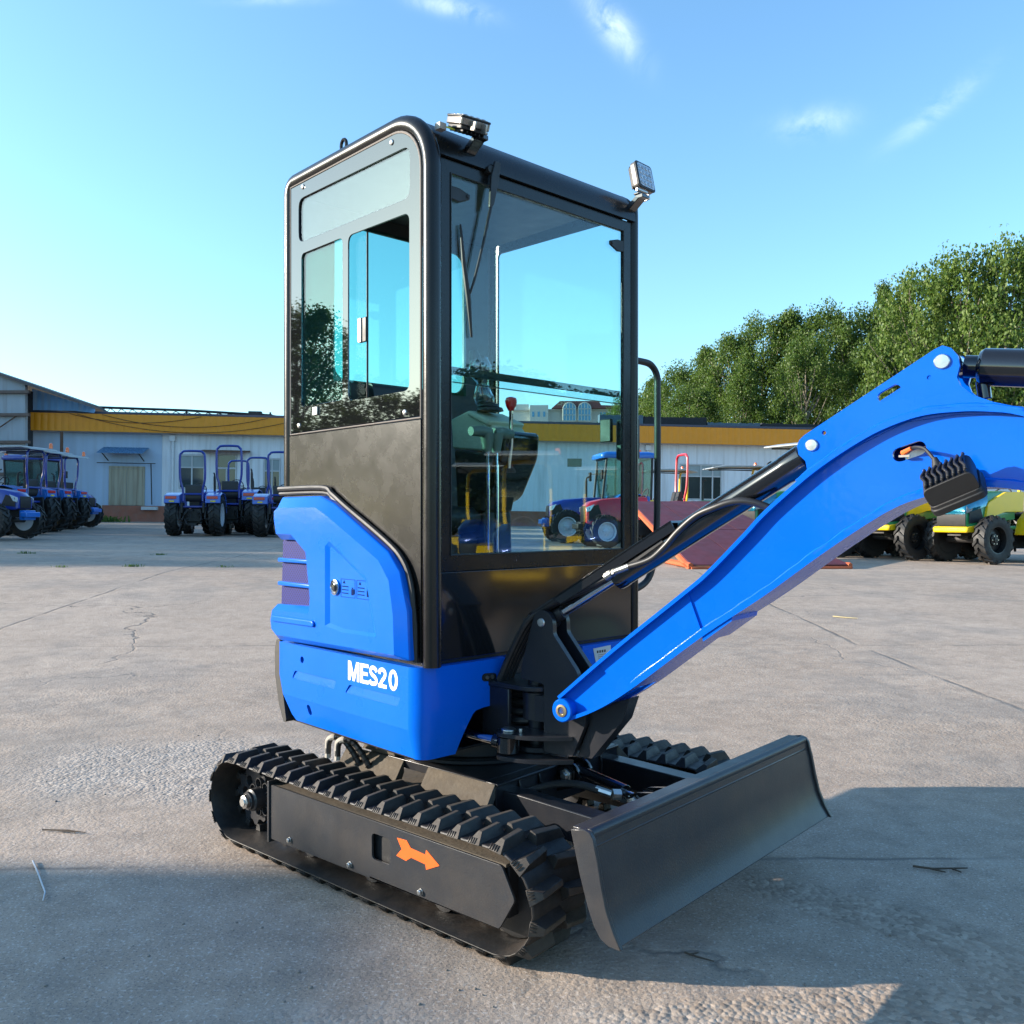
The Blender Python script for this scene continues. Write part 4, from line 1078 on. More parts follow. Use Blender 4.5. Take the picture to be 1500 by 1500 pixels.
again(t1, 'blue tractor with the lowest roll bar, farthest back towards the white wall', gA, px(352, 32), 32, 100)
again(t1, 'blue roll-bar tractor standing between the tallest roll bar and the excavator hood', gA, px(375, 29), 29.5, 97)
again(t1, 'blue roll-bar tractor half hidden by the blue engine cover of the excavator', gA, px(414, 26), 26, 97)
gB = 'blue tractors in a row at the left edge'
c1 = T('canopy', 'blue tractor under grey canopy, leftmost and nearest of the canopied row', gB, px(10, 24.5), 25.2, 170)
again(c1, 'blue tractor under grey canopy, middle one of the canopied row', gB, px(32, 26.2), 27.2, 171)
again(c1, 'blue tractor under grey canopy, last of the row towards the warehouse', gB, px(72, 29), 29.6, 172)
k1 = T('cab', 'royal blue cab tractor with bright headlight at the left edge, facing right', gB, px(-88, 22), 22.2, -8)
again(k1, 'royal blue cab tractor whose nose sticks out past the canopied row', gB, px(36, 31), 31.5, -4)
gC = 'yellow and green tractors under the boom'
y1 = T('paddy', 'yellow and green tractor whose yellow side shows below the boom lamp', gC, px(1345, 18.6)+1.05, 18.6+1.0, 207)
y1.scale = (1.16, 1.16, 1.16)
again(y1, 'yellow and green tractor at the right edge with teal film over its nose', gC, px(1460, 17.6)+1.05, 17.6+1.0, 207)
again(y1, 'yellow and green tractor mostly hidden behind the boom, black wheel showing', gC, px(1238, 19.4)+1.05, 19.4+1.0, 207)
again(y1, 'yellow and green tractor farthest behind the boom, beside the ramp', gC, px(1150, 20.2)+1.05, 20.2+1.0, 207)
gD = 'tractors parked behind the ramp'
y1.scale = (1, 1, 1)
again(y1, 'green tractor under a white canopy behind the ramp, left of the boom cylinder', gD, px(1085, 25.5), 25.5, 185)
again(y1, 'green tractor under a white canopy just right of the cab handrail', gD, px(985, 28), 28.5, 190)
T('red', 'red tractor with white wheels and red roll bar behind the ramp', gD, px(972, 23), 22.8, 193)
T('cab', 'bright blue cab tractor with orange beacon seen beside and through the cab glass', gD, px(915, 25), 25.2, 188)
y1.scale = (1.16, 1.16, 1.16)
gE = 'tractors reflected in the front glass'
for x, y, h, sc, lab in ((8.85, 2.55, 180, .92, 'blue film wrapped tractor with yellow roll bar, nearest of the reflected row'), (12.4, 1.65, 178, .95, 'blue film wrapped tractor behind the nearest one in the reflected row'), (13.6, 3.7, 182, .95, 'blue film wrapped tractor at the far end of the reflected row')):
    q = again(y1, lab, gE, x, y, h); q.scale = (sc, sc, sc)
    for ch in q.children:
        if ch.name.startswith(('film_wrap', 'hood')) and ch.material_slots:
            ch.material_slots[0].link = 'OBJECT'; ch.material_slots[0].material = FILMB

# ------------------------------------------------------------------ ramp
XR_ = thing('loading_ramp', 'dark red plywood loading ramp on orange steel frame behind the boom', 'ramp', (0, 0, 0))
A = Vector((px(924, 18.5), 18.5, 1.50)); B = Vector((px(1046, 19.2), 19.2, 1.52)); C_ = Vector((px(1246, 15.6), 15.6, zg(5.8, 15.6)+.07)); D_ = Vector((px(1012, 15.0), 15.0, zg(3.0, 15.0)+.07))
PLY = mat('red_plywood', (.13, .022, .03), .55, var=.35, scale=2.5, dirt=(.05, .02, .02), dirtamt=.6, dscale=2.2, bump=.05)
OSTEEL = mat('orange_steel', (.42, .09, .025), .6, var=.3, scale=12)
def slab(P, th, m, mb): 
    n = (P[1]-P[0]).cross(P[3]-P[0]).normalized()
    if n.z < 0: n = -n
    mb.add([tuple(p) for p in P] + [tuple(p - n*th) for p in P], [(0,1,2,3), (7,6,5,4), (0,4,5,1), (1,5,6,2), (2,6,7,3), (3,7,4,0)], m)
for i in range(3):
    for j in range(2):
        mb = MB(); u0, u1, v0, v1 = i/3+.003, (i+1)/3-.003, j/2+.003, (j+1)/2-.003
        def bl(u, v): return A*(1-u)*(1-v) + B*u*(1-v) + C_*u*v + D_*(1-u)*v
        slab([bl(u0, v0), bl(u1, v0), bl(u1, v1), bl(u0, v1)], .02, 0, mb)
        mb.build('deck_panel', PLY, XR_)
mb = MB()
dn = Vector((0, 0, -.07))
for P, Q_ in ((A, D_), (B, C_), (A, B), (D_, C_), ((A+B)/2, (C_+D_)/2)): mb.tube([P+dn, Q_+dn], .05, 6)
for P in (A, B):
    g = Vector((P.x, P.y, zg(P.x, P.y))); mb.tube([P+dn, g], .05, 6)
gA_, gB_ = Vector((A.x, A.y, zg(A.x, A.y)+.05)), Vector((B.x, B.y, zg(B.x, B.y)+.05))
mb.tube([gA_, D_+dn*.2], .05, 6); mb.tube([gB_, C_+dn*.2], .05, 6); mb.tube([(A+D_)/2+dn, (gA_+D_)/2], .04, 6)
mb.build('frame', OSTEEL, XR_)

# ------------------------------------------------------------------ warehouse
def corr(name, col, k, axis=0, rough=.55, bumpd=.02, rust=None, amt=.5, streak=True, sharp=False):
    """ribbed sheet metal with vertical streaks"""
    m, nt, out = nodes_of(name)
    tc = nt.nodes.new('ShaderNodeTexCoord'); sp = nt.nodes.new('ShaderNodeSeparateXYZ'); nt.links.new(tc.outputs['Object'], sp.inputs[0])
    b = N(nt, 'ShaderNodeBsdfPrincipled'); b.inputs['Roughness'].default_value = rough
    mp = nt.nodes.new('ShaderNodeMapping'); mp.inputs['Scale'].default_value = (2.2, 2.2, .12); nt.links.new(tc.outputs['Object'], mp.inputs[0])
    nz = N(nt, 'ShaderNodeTexNoise'); nz.inputs['Scale'].default_value = 1.6; nz.inputs['Detail'].default_value = 7; nt.links.new(mp.outputs[0], nz.inputs['Vector'])
    c = MIX(nt, nz.outputs['Fac'], tuple(x*.86 for x in col), tuple(min(1, x*1.1) for x in col))
    if rust:
        n2 = N(nt, 'ShaderNodeTexNoise'); n2.inputs['Scale'].default_value = 2.4; n2.inputs['Detail'].default_value = 8; nt.links.new(mp.outputs[0], n2.inputs['Vector'])
        c = MIX(nt, MATH(nt, 'MULTIPLY', RAMP(nt, n2.outputs['Fac'], .5, .72), amt), c, rust)
    nt.links.new(c, b.inputs['Base Color'])
    s = MATH(nt, 'SINE', MATH(nt, 'MULTIPLY', sp.outputs[axis], 2*PI/k))
    if sharp: s = RAMP(nt, s, .3, .9)
    bp = N(nt, 'ShaderNodeBump'); bp.inputs['Strength'].default_value = .6; bp.inputs['Distance'].default_value = bumpd
    nt.links.new(s, bp.inputs['Height']); nt.links.new(bp.outputs[0], b.inputs['Normal'])
    nt.links.new(b.outputs[0], out.inputs[0]); return m
WALLB = corr('pale_blue_sheet', (.36, .46, .6), 1.0, rust=(.3, .33, .36), amt=.35, sharp=True, bumpd=.008)
WALLW = corr('white_sheet', (.66, .68, .72), .35, rust=(.36, .33, .31), amt=.55, bumpd=.012)
BRICK = mat('red_plinth', (.3, .1, .06), .8, var=.3, scale=3, dirt=(.2, .16, .13), dirtamt=.5)
FASC = mat('yellow_sheet', (.70, .25, .003), .5, var=.05, scale=1.5, dirt=(.3, .14, .01), dirtamt=.15)
WFR = mat('grey_window_frame', (.45, .46, .47), .5); WGL = mat('dark_window_glass', (.03, .04, .045), .08, coat=1., var=.4, scale=1.2)
RUSTD = corr('rusty_door_sheet', (.34, .3, .22), .22, rust=(.13, .07, .03), amt=.9)
AWN = corr('blue_awning_sheet', (.08, .2, .36), .12, bumpd=.03)
WH = thing('warehouse', 'long low warehouse with yellow fascia and pale sheet walls across the yard', 'building', (-22.3, 41, 1.02), math.atan(3/36.3))
WH.rotation_euler = (0, .0136, math.atan(3/36.3))
LW = 64
def wall_open(x0, x1, z0, z1, holes, m, name):
    mb = MB(); mb.prism([(x0, z0), (x1, z0), (x1, z1), (x0, z1)], 0, .2, side, holes); return mb.build(name, m, WH)
H = lambda a, b, c, d: [(a, c), (b, c), (b, d), (a, d)]
wall_open(-6, 6.1, .74, 4.2, [H(3.85, 5.25, .741+.0, 2.5)][0:0], WALLB, 'wall')
wall_open(6.105, LW, .74, 4.2, [H(6.85, 8.05, 1.55, 3.15), H(8.55, 9.5, .76, 3.2), H(10.7, 11.5, 1.5, 3.05), H(30.5, 32.6, 1.4, 3.15), H(25.0, 25.7, 2.9, 3.3), H(21.5, 22.6, 1.5, 3.1)], WALLW, 'wall')
mb = MB(); mb.box(-6, LW, -.12, .25, -.6, .738); mb.build('plinth', BRICK, WH)
mb = MB(); xs = [i*.1 for i in range(0, 640)]
zig = [(x, -.55 + (.0 if i % 3 else .022)) for i, x in enumerate(xs)]
mb.prism(zig + [(63.9, -.42), (0, -.42)], 4.08, 4.88, flat); mb.build('fascia', FASC, WH, ang=20)
mb = MB(); mb.prism([(-.55, 4.89), (-.45, 5.0), (3, 5.15), (9, 5.0), (9, 4.2), (-.42, 4.2), (-.42, 4.88)], 0, LW, lambda a, b, t: (t, a, b)); mb.build('roof', mat('roof_sheet', (.03, .035, .05), .6), WH)
mb = MB(); mb.box(-6, LW, 8.8, 9, -.6, 4.2); mb.box(LW-.2, LW, .25, 8.8, -.6, 4.2); mb.box(-6, -5.8, .25, 8.8, -.6, 4.2); mb.build('back_wall', WALLB, WH)
mb = MB(); mb.box(-.02, LW, -.42, -.001, 4.06, 4.079); mb.build('soffit', WFR, WH)
def window(x0, x1, z0, z1, mull):
    mb = MB(); f = .06
    mb.prism(H(x0, x1, z0, z1), -.02, .1, side, [H(x0+f, x1-f, z0+f, z1-f)])
    for k in mull: mb.box(x0 + (x1-x0)*k - .03, x0 + (x1-x0)*k + .03, -.01, .09, z0+f, z1-f)
    mb.box(x0+f, x1-f, -.005, .085, z1-.62, z1-.56)
    w = mb.build('window', WFR, WH)
    mb = MB(); mb.box(x0+f, x1-f, .04, .05, z0+f, z1-.62, 0); mb.box(x0+f, x1-f, .035, .05, z1-.56, z1-f, 1)
    for i in range(5): mb.box(x0+f, x1-f, .02, .034, z1-.55 + i*.09, z1-.52 + i*.09, 1)
    mb.build('pane', [WGL, mat('grey_shutter', (.28, .33, .34), .6)], w)
for a in ((6.86, 8.04, 1.56, 3.14, (.5,)), (10.71, 11.49, 1.51, 3.04, (.5,)), (30.51, 32.59, 1.41, 3.14, (.5, .78)), (21.51, 22.59, 1.51, 3.09, (.5,))): window(*a)
mb = MB(); mb.prism(H(8.56, 9.49, .77, 3.19), -.02, .1, side, [H(8.63, 9.42, .84, 2.5), H(8.63, 9.42, 2.58, 3.13)]); mb.box(8.99, 9.05, -.01, .09, .84, 2.5); d0 = mb.build('door', WFR, WH)
mb = MB(); mb.box(8.63, 9.42, .03, .05, .84, 2.5); mb.box(8.63, 9.42, .03, .05, 2.58, 3.13); mb.build('pane', WGL, d0)
mb = MB(); mb.box(25.01, 25.69, .02, .1, 2.91, 3.29); mb.build('vent', WGL, WH)
mb = MB(); mb.prism(H(3.75, 5.35, .745, 2.55), -.06, -.001, side, [H(3.85, 5.25, .75, 2.45)]); mb.box(3.86, 4.54, -.05, -.03, .76, 2.44); mb.box(4.56, 5.24, -.055, -.03, .76, 2.44); mb.build('door', RUSTD, WH)
mb = MB(); mb.prism([(-.02, 3.42), (-.9, 3.12), (-.9, 3.09), (-.02, 3.38)], 3.5, 5.5, lambda a, b, t: (t, a, b), m=0)
for x in (3.7, 5.3): mb.tube([(x, -.8, 3.1), (x, -.02, 2.8)], .025, 6, 1)
mb.tube([(3.3, -.3, 2.68), (5.9, -.3, 2.68)], .02, 6, 1); mb.tube([(5.7, -.3, 2.68), (5.7, -.1, .8)], .025, 6, 1)
mb.build('awning', [AWN, CHAS], WH)
mb = MB(); mb.prism([(-.02, 3.38), (-.7, 3.30), (-.7, 3.26), (-.02, 3.3)], 7.95, 10.1, lambda a, b, t: (t, a, b)); mb.build('awning', RUST, WH)
mb = MB()
for x in (6.6, 12.1, 28.9): mb.cyl((x, -.08, .75), (x, -.08, 4.0), .06, 10); mb.box(x-.12, x+.12, -.2, -.01, 3.75, 4.0)
mb.build('downpipe', mat('pvc_white', (.6, .62, .65), .5), WH)
mb = MB()   # slack cables across the fascia
for p0, p1, sag in ((2.5, 12.5, .75), (3.6, 11.0, .5), (2.2, 8.0, .35)):
    mb.tube([(p0 + (p1-p0)*t/16, -.58, 4.85 - sag*4*(t/16)*(1-t/16)) for t in range(17)], .012, 5)
mb.build('slack_cable', CHAS, WH)
mb = MB(); mb.box(5.3, 6.0, -.35, -.14, .55, .70); mb.box(-.5, 3.5, -.2, -.13, .5, .74); mb.build('ledge', WFR, WH)
# things on its roof
ROOT = WH.matrix_basis.copy()
def onroof(x, y, z): return tuple(ROOT @ Vector((x, y, z)))
t = thing('roof_conveyor', 'dark pipe lattice lying along the warehouse roof edge on the left', 'pipe', onroof(2.9, 1.0, 4.9)); t.rotation_euler = WH.rotation_euler
mb = MB(); mb.tube([(0, 0, .45), (4, 0, .4), (8, 0, .25)], .06, 8); mb.tube([(0, .2, .25), (8, .2, .12)], .03, 6)
for i in range(16): mb.tube([(i*.5, 0, .42 - i*.012), (i*.5+.25, .2, .22), (i*.5+.5, 0, .42 - i*.012)], .02, 5)
for x in (.2, 4, 7.9): mb.tube([(x, 0, .4), (x, 0, -.05)], .05, 6)
mb.box(6.9, 7.5, -.15, .15, .1, .42); mb.tube([(7.5, 0, .3), (10, 0, .0)], .04, 6); mb.build('lattice', CHAS, t)
NET = mat('shade_net', (.02, .022, .026), .9, var=.5, scale=9, bump=.3, bscale=20); TARP = mat('blue_grey_sheet', (.06, .1, .14), .6, var=.25, scale=3)
for x0, x1, h, mm, lab in ((28.8, 31.9, .42, NET, 'roll of black shade netting lying along the warehouse roof edge'), (26.6, 28.75, .46, TARP, 'blue grey sheet upstand on the warehouse roof beside the cab'), (31.95, 34.6, .20, TARP, 'low blue grey upstand on the roof right of the black netting'), (34.7, 44, .22, NET, 'low black netting on the roof at the far right')):
    mb = MB(); n = 24
    tp = [(x0 + (x1-x0)*i/n, h + random.Random(i).uniform(-.03, .03)) for i in range(n+1)]
    mb.prism([(x0, 0)] + tp + [(x1, 0)], -.25, .25, side)
    o = mb.build('roof_netting' if mm is NET else 'roof_upstand', mm, None, bevel=.03); o.location = onroof(0, .6, 5.02); o.rotation_euler = WH.rotation_euler
    tag(o, lab, 'netting' if mm is NET else 'roof panel')

# ------------------------------------------------------------------ shed at the left
SH = thing('steel_shed', 'tall grey sheet shed with blue gable rising behind the yellow fascia', 'building', (0, 0, 0))
SHG = corr('grey_sheet', (.34, .37, .41), .9, rust=(.22, .2, .19), amt=.5, sharp=True, bumpd=.01); SHB = corr('blue_sheet', (.14, .36, .70), .3, rust=(.28, .40, .56), amt=.6, bumpd=.03)
XG = px(37, 39.5)
xb0, xb1 = px(47, 40.75), px(138, 40.75)
mb = MB(); mb.prism([(-46, .5), (XG, .5), (XG, 7.0), (-46, 15.1)], 39.5, 39.7); mb.build('gable_wall', SHG, SH)
mb = MB(); mb.prism([(xb0, 5.4), (xb1, 5.4), (xb1, 6.12), (xb0, 7.0)], 40.75, 40.85); mb.build('blue_gable', SHB, SH)
mb = MB(); mb.box(XG-.3, xb0+.05, 39.72, 40.7, .6, 6.85); mb.build('corner_post', mat('dark_post', (.03, .03, .035), .7), SH)
mb = MB(); pr = [(xb1+.1, 6.13), (XG, 7.02), (-46, 15.3), (-46, 15.45), (XG, 7.14), (xb1+.1, 6.25)]; mb.loft([[(a_, D__, b_ - dz) for a_, b_ in pr] for D__, dz in ((39.2, 0), (41.2, .02), (72, 6.))], cap0=True, cap1=True); mb.build('roof', mat('shed_roof', (.06, .065, .075), .6, dirt=(.2, .12, .08), dirtamt=.6), SH)
mb = MB()
for z in (3.0, 4.4, 5.6, 6.6): mb.box(-46, XG+.25, 39.3, 39.48, z, z+.12)
mb.build('wall_rail', mat('rusty_rail', (.14, .1, .085), .8, var=.4), SH)
mb = MB(); mb.tube([(XG-4, 39.35, 3.1), (XG-.3, 39.35, 5.6)], .03, 6); mb.tube([(XG+1.2, 40.3, 1.0), (XG+1.2, 40.3, 5.0)], .07, 8); mb.build('brace', RUST, SH)

# ------------------------------------------------------------------ far building
FB_ = thing('office_building', 'distant pale building with red brown roof and two blue arched windows', 'building', (0, 0, 0))
FD = 150; FW = mat('pale_stone', (.5, .48, .45), .8, var=.1, scale=.4); FR_ = mat('red_brown_roof', (.16, .05, .05), .7); FG = mat('blue_glazing', (.05, .22, .4), .1, coat=1., var=.25, scale=.6)
def fx(p): return (p-750)/1315*FD
def fz_(y): return 1.18 + (757-y)/1315*FD
mb = MB(); mb.box(fx(750), fx(935), FD+.6, FD+22, 0, fz_(600)); mb.box(fx(776), fx(803), FD-.5, FD+10, 0, fz_(594)); mb.box(fx(750), fx(935), FD+.2, FD+.6, fz_(601), fz_(599)); mb.box(fx(755), fx(775), FD+2, FD+9, fz_(600), fz_(590)); mb.build('wall', FW, FB_)
mb = MB(); mb.prism([(fx(808), fz_(598.5)), (fx(820), fz_(588)), (fx(877), fz_(588)), (fx(880), fz_(594)), (fx(908), fz_(595)), (fx(908), fz_(598.5))], FD-.6, FD+14); mb.build('roof', FR_, FB_)
for c in (833.5, 855.5):
    w = fx(c+9.3)-fx(c); cx = fx(c); zt = fz_(591)-w
    P = [(cx+w, fz_(617)), (cx+w, zt)] + arc(cx, zt, w, 0, 180, 14)[1:] + [(cx-w, fz_(617))]
    mb = MB(); mb.prism(P, FD-1.2, FD-.62); a_ = mb.build('arched_window', FG, FB_)
    mb = MB()
    for k in (-.5, 0, .5): mb.box(cx+k*w-.05, cx+k*w+.05, FD-1.3, FD-1.21, fz_(617), zt + w*math.sqrt(max(0, 1-k*k))-.1)
    for z in (zt, zt-1, zt-2): mb.box(cx-w, cx+w, FD-1.3, FD-1.21, z-.05, z+.05)
    mb.tube([(p[0], FD-1.2, p[1]) for p in P], .08, 6); mb.build('glazing_bars', FW, a_)
mb = MB()
for p in (781, 789, 797, 867+14, 886, 893, 900): mb.box(fx(p-1.6), fx(p+1.6), FD-.56 if p < 805 else FD+.5, FD-.45 if p < 805 else FD+.58, fz_(611), fz_(603.5))
mb.build('window_band', FG, FB_)

# ------------------------------------------------------------------ trees
def leaf_mat(name, c0, c1):
    m, nt, out = nodes_of(name)
    g = nt.nodes.new('ShaderNodeNewGeometry')
    col = MIX(nt, g.outputs['Random Per Island'], c0, c1)
    d = N(nt, 'ShaderNodeBsdfPrincipled'); d.inputs['Roughness'].default_value = .5; d.inputs['Specular IOR Level'].default_value = .35
    tr_ = nt.nodes.new('ShaderNodeBsdfTranslucent'); nt.links.new(col, d.inputs['Base Color'])
    nt.links.new(MIX(nt, .5, col, (.12, .2, .02)), tr_.inputs['Color'])
    mx = nt.nodes.new('ShaderNodeMixShader'); mx.inputs[0].default_value = .42
    nt.links.new(d.outputs[0], mx.inputs[1]); nt.links.new(tr_.outputs[0], mx.inputs[2]); nt.links.new(mx.outputs[0], out.inputs[0])
    return m
LEAF = leaf_mat('poplar_leaf', (.038, .085, .016), (.115, .17, .034)); LEAF2 = leaf_mat('broad_leaf', (.05, .105, .018), (.15, .205, .042))
BARK = mat('bark', (.2, .17, .13), .9, var=.4, scale=9, bump=.4, bscale=25)
def crown_mesh(seed, h, rad, nclump, nleaf, ls, shape, mt):
    rg = np.random.default_rng(seed); cl = []
    k = 0
    while len(cl) < nclump:
        z = rg.uniform(.16, 1.0); a = rg.uniform(0, 2*PI)
        env = shape(z) * rad; rr = env * math.sqrt(rg.uniform(.15, 1))
        cl.append((rr*math.cos(a), rr*math.sin(a), z*h))
    V = []; F = []
    for (cx, cy, cz) in cl:
        s = rg.uniform(.38, .75) * rad * .34; m = int(nleaf * rg.uniform(.5, 1.4))
        P = rg.normal(0, 1, (m, 3)); P /= (np.linalg.norm(P, axis=1)[:, None] + .3); P *= s * rg.uniform(.4, 1.25, (m, 1)); P[:, 2] *= 1.15
        P += (cx, cy, cz)
        for p in P:
            u = rg.normal(0, 1, 3); u /= np.linalg.norm(u); w = np.cross(u, rg.normal(0, 1, 3)); w /= np.linalg.norm(w)
            L_ = ls * rg.uniform(.6, 1.3); W_ = L_ * .62; o = len(V)
            V += [tuple(p - u*L_*.5), tuple(p + w*W_*.5), tuple(p + u*L_*.5), tuple(p - w*W_*.5)]; F.append((o, o+1, o+2, o+3))
    me = bpy.data.meshes.new('crown'); me.from_pydata(V, [], F); me.materials.append(mt); me.update()
    mb = MB(); rnd = random.Random(seed)
    mb.tube([(0, 0, -.5), (.05, 0, h*.3), (-.05, .05, h*.6), (.03, 0, h*.92)], [h*.022, h*.017, h*.010, h*.003], 8)
    for c in rnd.sample(cl, min(len(cl), 34)):
        z0 = max(.12*h, c[2] - .28*h*rnd.uniform(.4, 1)); q = Vector((0, 0, z0)); e = Vector(c)
        mid = q.lerp(e, .5) + Vector((0, 0, -.03*h))
        mb.tube([q, mid, e], [h*.006, h*.004, h*.0015], 5)
    t = mb.build('trunk', BARK); tm = t.data; bpy.data.objects.remove(t)
    return me, tm
oval = lambda z: max(.12, math.sin(PI*min(1, max(0, (z-.08)/.95)))**.6)
spire = lambda z: max(.08, (1-z)**.55 * min(1, (z+.1)*2.2))
K1 = crown_mesh(1, 12, 3.5, 210, 150, .165, oval, LEAF); K2 = crown_mesh(2, 12, 3.2, 200, 140, .165, spire, LEAF); K3 = crown_mesh(3, 12, 4.2, 230, 80, .22, oval, LEAF2); K4 = crown_mesh(4, 12, 4.0, 300, 190, .26, oval, leaf_mat('dark_leaf', (.008, .02, .006), (.022, .042, .012)))
def tree(K, x, y, h, label, w=1., rot=0., group='trees behind the warehouse'):
    t = thing('tree', label, 'tree', (x, y, zg(x, y)), rot, group); s = h/12; t.scale = (s*w, s*w, s)
    c = bpy.data.objects.new('crown', K[0]); COL.objects.link(c); c.parent = t
    k = bpy.data.objects.new('trunk', K[1]); COL.objects.link(k); k.parent = t
    return t
TR = [(K1, 925, 578, 74, 1.0), (K2, 958, 556, 70, 1.1), (K1, 996, 540, 68, 1.1), (K2, 1035, 512, 66, 1.1), (K1, 1075, 492, 64, 1.0), (K1, 1118, 468, 63, 1.0), (K2, 1160, 456, 62, 1.15), (K1, 1205, 455, 61, 1.05), (K1, 1248, 458, 60, 1.0), (K2, 1293, 418, 59, .75), (K3, 1345, 400, 52, .95), (K3, 1408, 372, 50, 1.0), (K3, 1472, 356, 49, 1.0), (K3, 1545, 360, 50, 1.05), (K1, 1390, 440, 60, 1.0), (K1, 1320, 450, 62, 1.0), (K2, 1460, 430, 60, 1.1), (K1, 1180, 500, 56, .9), (K2, 1090, 530, 57, .9), (K1, 1010, 570, 60, .9), (K1, 1270, 510, 55, .9)]
where = ['left end of the tree row, partly behind the cab', 'behind the handrail at the low left end of the row', 'just right of the handrail', 'third step up in the tree line right of the handrail', 'where the tree line rises left of the middle', 'left of the middle of the tree line', 'middle of the tree line', 'middle of the tree line, flat topped', 'right of the middle, below the lone spire', 'the lone narrow spire standing above its neighbours', 'left one of the tall loose trees above the boom knuckle', 'middle one of the tall loose trees above the boom', 'tallest, at the right edge above the black cylinder', 'cut by the right edge', 'in the back, between the tall loose trees', 'in the back, right behind the lone spire', 'in the back, above the black cylinder', 'front of the row, in the middle over the roof netting', 'front of the row, left over the black netting', 'front of the row, low, next to the handrail', 'front of the row, under the lone spire']
for i, ((K, p, yy, D, w), wh) in enumerate(zip(TR, where)):
    x = px(p, D); top_ = 1.18 + (757-yy)/1315*D; h = (top_ - zg(x, D)) / 1.02
    tree(K, x, D, h, ('loose broad leaved tree ' if K is K3 else 'dense green poplar ') + wh, w*12/h*(.9 if D > 58 else .8), i*1.37)
for i, (x, y, h, K) in enumerate(((27, -2.5, 5.6, K4), (28, .6, 6.0, K4), (27.5, 3.4, 5.2, K4), (28.5, 6.3, 5.7, K4), (27, 9.5, 5.3, K4))):
    tree(K, x, y, h, 'dark bushy tree reflected in the cab front glass, ' + ('nearest the camera', 'second from the camera', 'third from the camera', 'fourth from the camera', 'farthest from the camera')[i], 1.7, i*2.1, 'trees beyond the right edge')
for i, (x, y, h, K, lb) in enumerate(((-45, 6.5, 6.6, K3, 'low bushy tree reflected along the bottom of the side glass, nearer the camera'), (-45.5, 11.5, 7.0, K3, 'low bushy tree reflected along the bottom of the side glass, farther from the camera'))):
    tree(K, x, y, h, lb, 2.4, i*2.2, 'trees beyond the left edge')
for i, (x, y, h, K) in enumerate(((-46, 17.5, 11.5, K1), (-45, 21.5, 12.5, K2), (-44, 26, 13, K1), (-44, 31, 13, K2), (-43, 36, 12, K1))):
    tree(K, x, y, h, 'tall tree reflected in the cab side glass, ' + ('first from the camera', 'second from the camera', 'third from the camera', 'fourth from the camera', 'farthest from the camera')[i], 1.35, i*1.3, 'trees beyond the left edge')
# unseen block added out of frame at the left to throw the foreground shade
mb = MB(); mb.prism([(-16, -.1), (3.9, -.1), (3.9, 6.95), (-16, 6.95)], -42, -24.5, lambda a, b, t: (t, a, b)); o = mb.build('shade_block', SHG, None); tag(o, 'grey flat topped block added out of frame at the left to shade the foreground', 'building')

# ------------------------------------------------------------------ ground
xs = sorted(set([-400, -200, -120, -80, -60] + [i*2. for i in range(-24, 25)] + [60, 80, 120, 200, 400]))
ys = sorted(set([-300, -120, -60, -30, -15, -8, -4] + [i*1. for i in range(-2, 50)] + [55, 60, 70, 80, 100, 140, 200, 300, 600]))
V = [(x, y, zg(x, y)) for y in ys for x in xs]; F = []
nx = len(xs)
for j in range(len(ys)-1):
    for i in range(nx-1): F.append((j*nx+i, j*nx+i+1, (j+1)*nx+i+1, (j+1)*nx+i))
me = bpy.data.meshes.new('ground'); me.from_pydata(V, [], F); me.polygons.foreach_set('use_smooth', [True]*len(F))
gr = bpy.data.objects.new('ground', me); COL.objects.link(gr); gr['kind'] = 'structure'
m, nt, out = nodes_of('yard_concrete')
tc = nt.nodes.new('ShaderNodeTexCoord'); P_ = tc.outputs['Object']
def noise(scale, detail=6, rough=.6, vec=None):
    n = N(nt, 'ShaderNodeTexNoise'); n.inputs['Scale'].default_value = scale; n.inputs['Detail'].default_value = detail; n.inputs['Roughness'].default_value = rough
    nt.links.new(vec or P_, n.inputs['Vector']); return n.outputs['Fac']
sp = nt.nodes.new('ShaderNodeSeparateXYZ'); nt.links.new(P_, sp.inputs[0])
big = noise(.35, 5); mid_ = noise(2.2, 6); fine = noise(28, 6, .7); grit = noise(140, 3, .7)
col = MIX(nt, RAMP(nt, big, .34, .66), (.315, .236, .174), (.425, .335, .262))
col = MIX(nt, MATH(nt, 'MULTIPLY', RAMP(nt, mid_, .45, .7), .4), col, (.21, .172, .138))
col = MIX(nt, MATH(nt, 'MULTIPLY', RAMP(nt, fine, .45, .75), .2), col, (.44, .37, .31))
col = MIX(nt, MATH(nt, 'MULTIPLY', RAMP(nt, grit, .54, .64), .75), col, (.11, .10, .095))
grit2 = noise(95, 2, .5)
col = MIX(nt, MATH(nt, 'MULTIPLY', RAMP(nt, grit2, .58, .66), .6), col, (.55, .49, .43))
# dark specks and pits
vo = N(nt, 'ShaderNodeTexVoronoi'); vo.inputs['Scale'].default_value = 22; nt.links.new(P_, vo.inputs['Vector'])
spk = MATH(nt, 'MULTIPLY', RAMP(nt, vo.outputs['Distance'], .10, .05), RAMP(nt, noise(3.1, 3), .5, .62))
col = MIX(nt, MATH(nt, 'MULTIPLY', spk, .8), col, (.09, .085, .085))
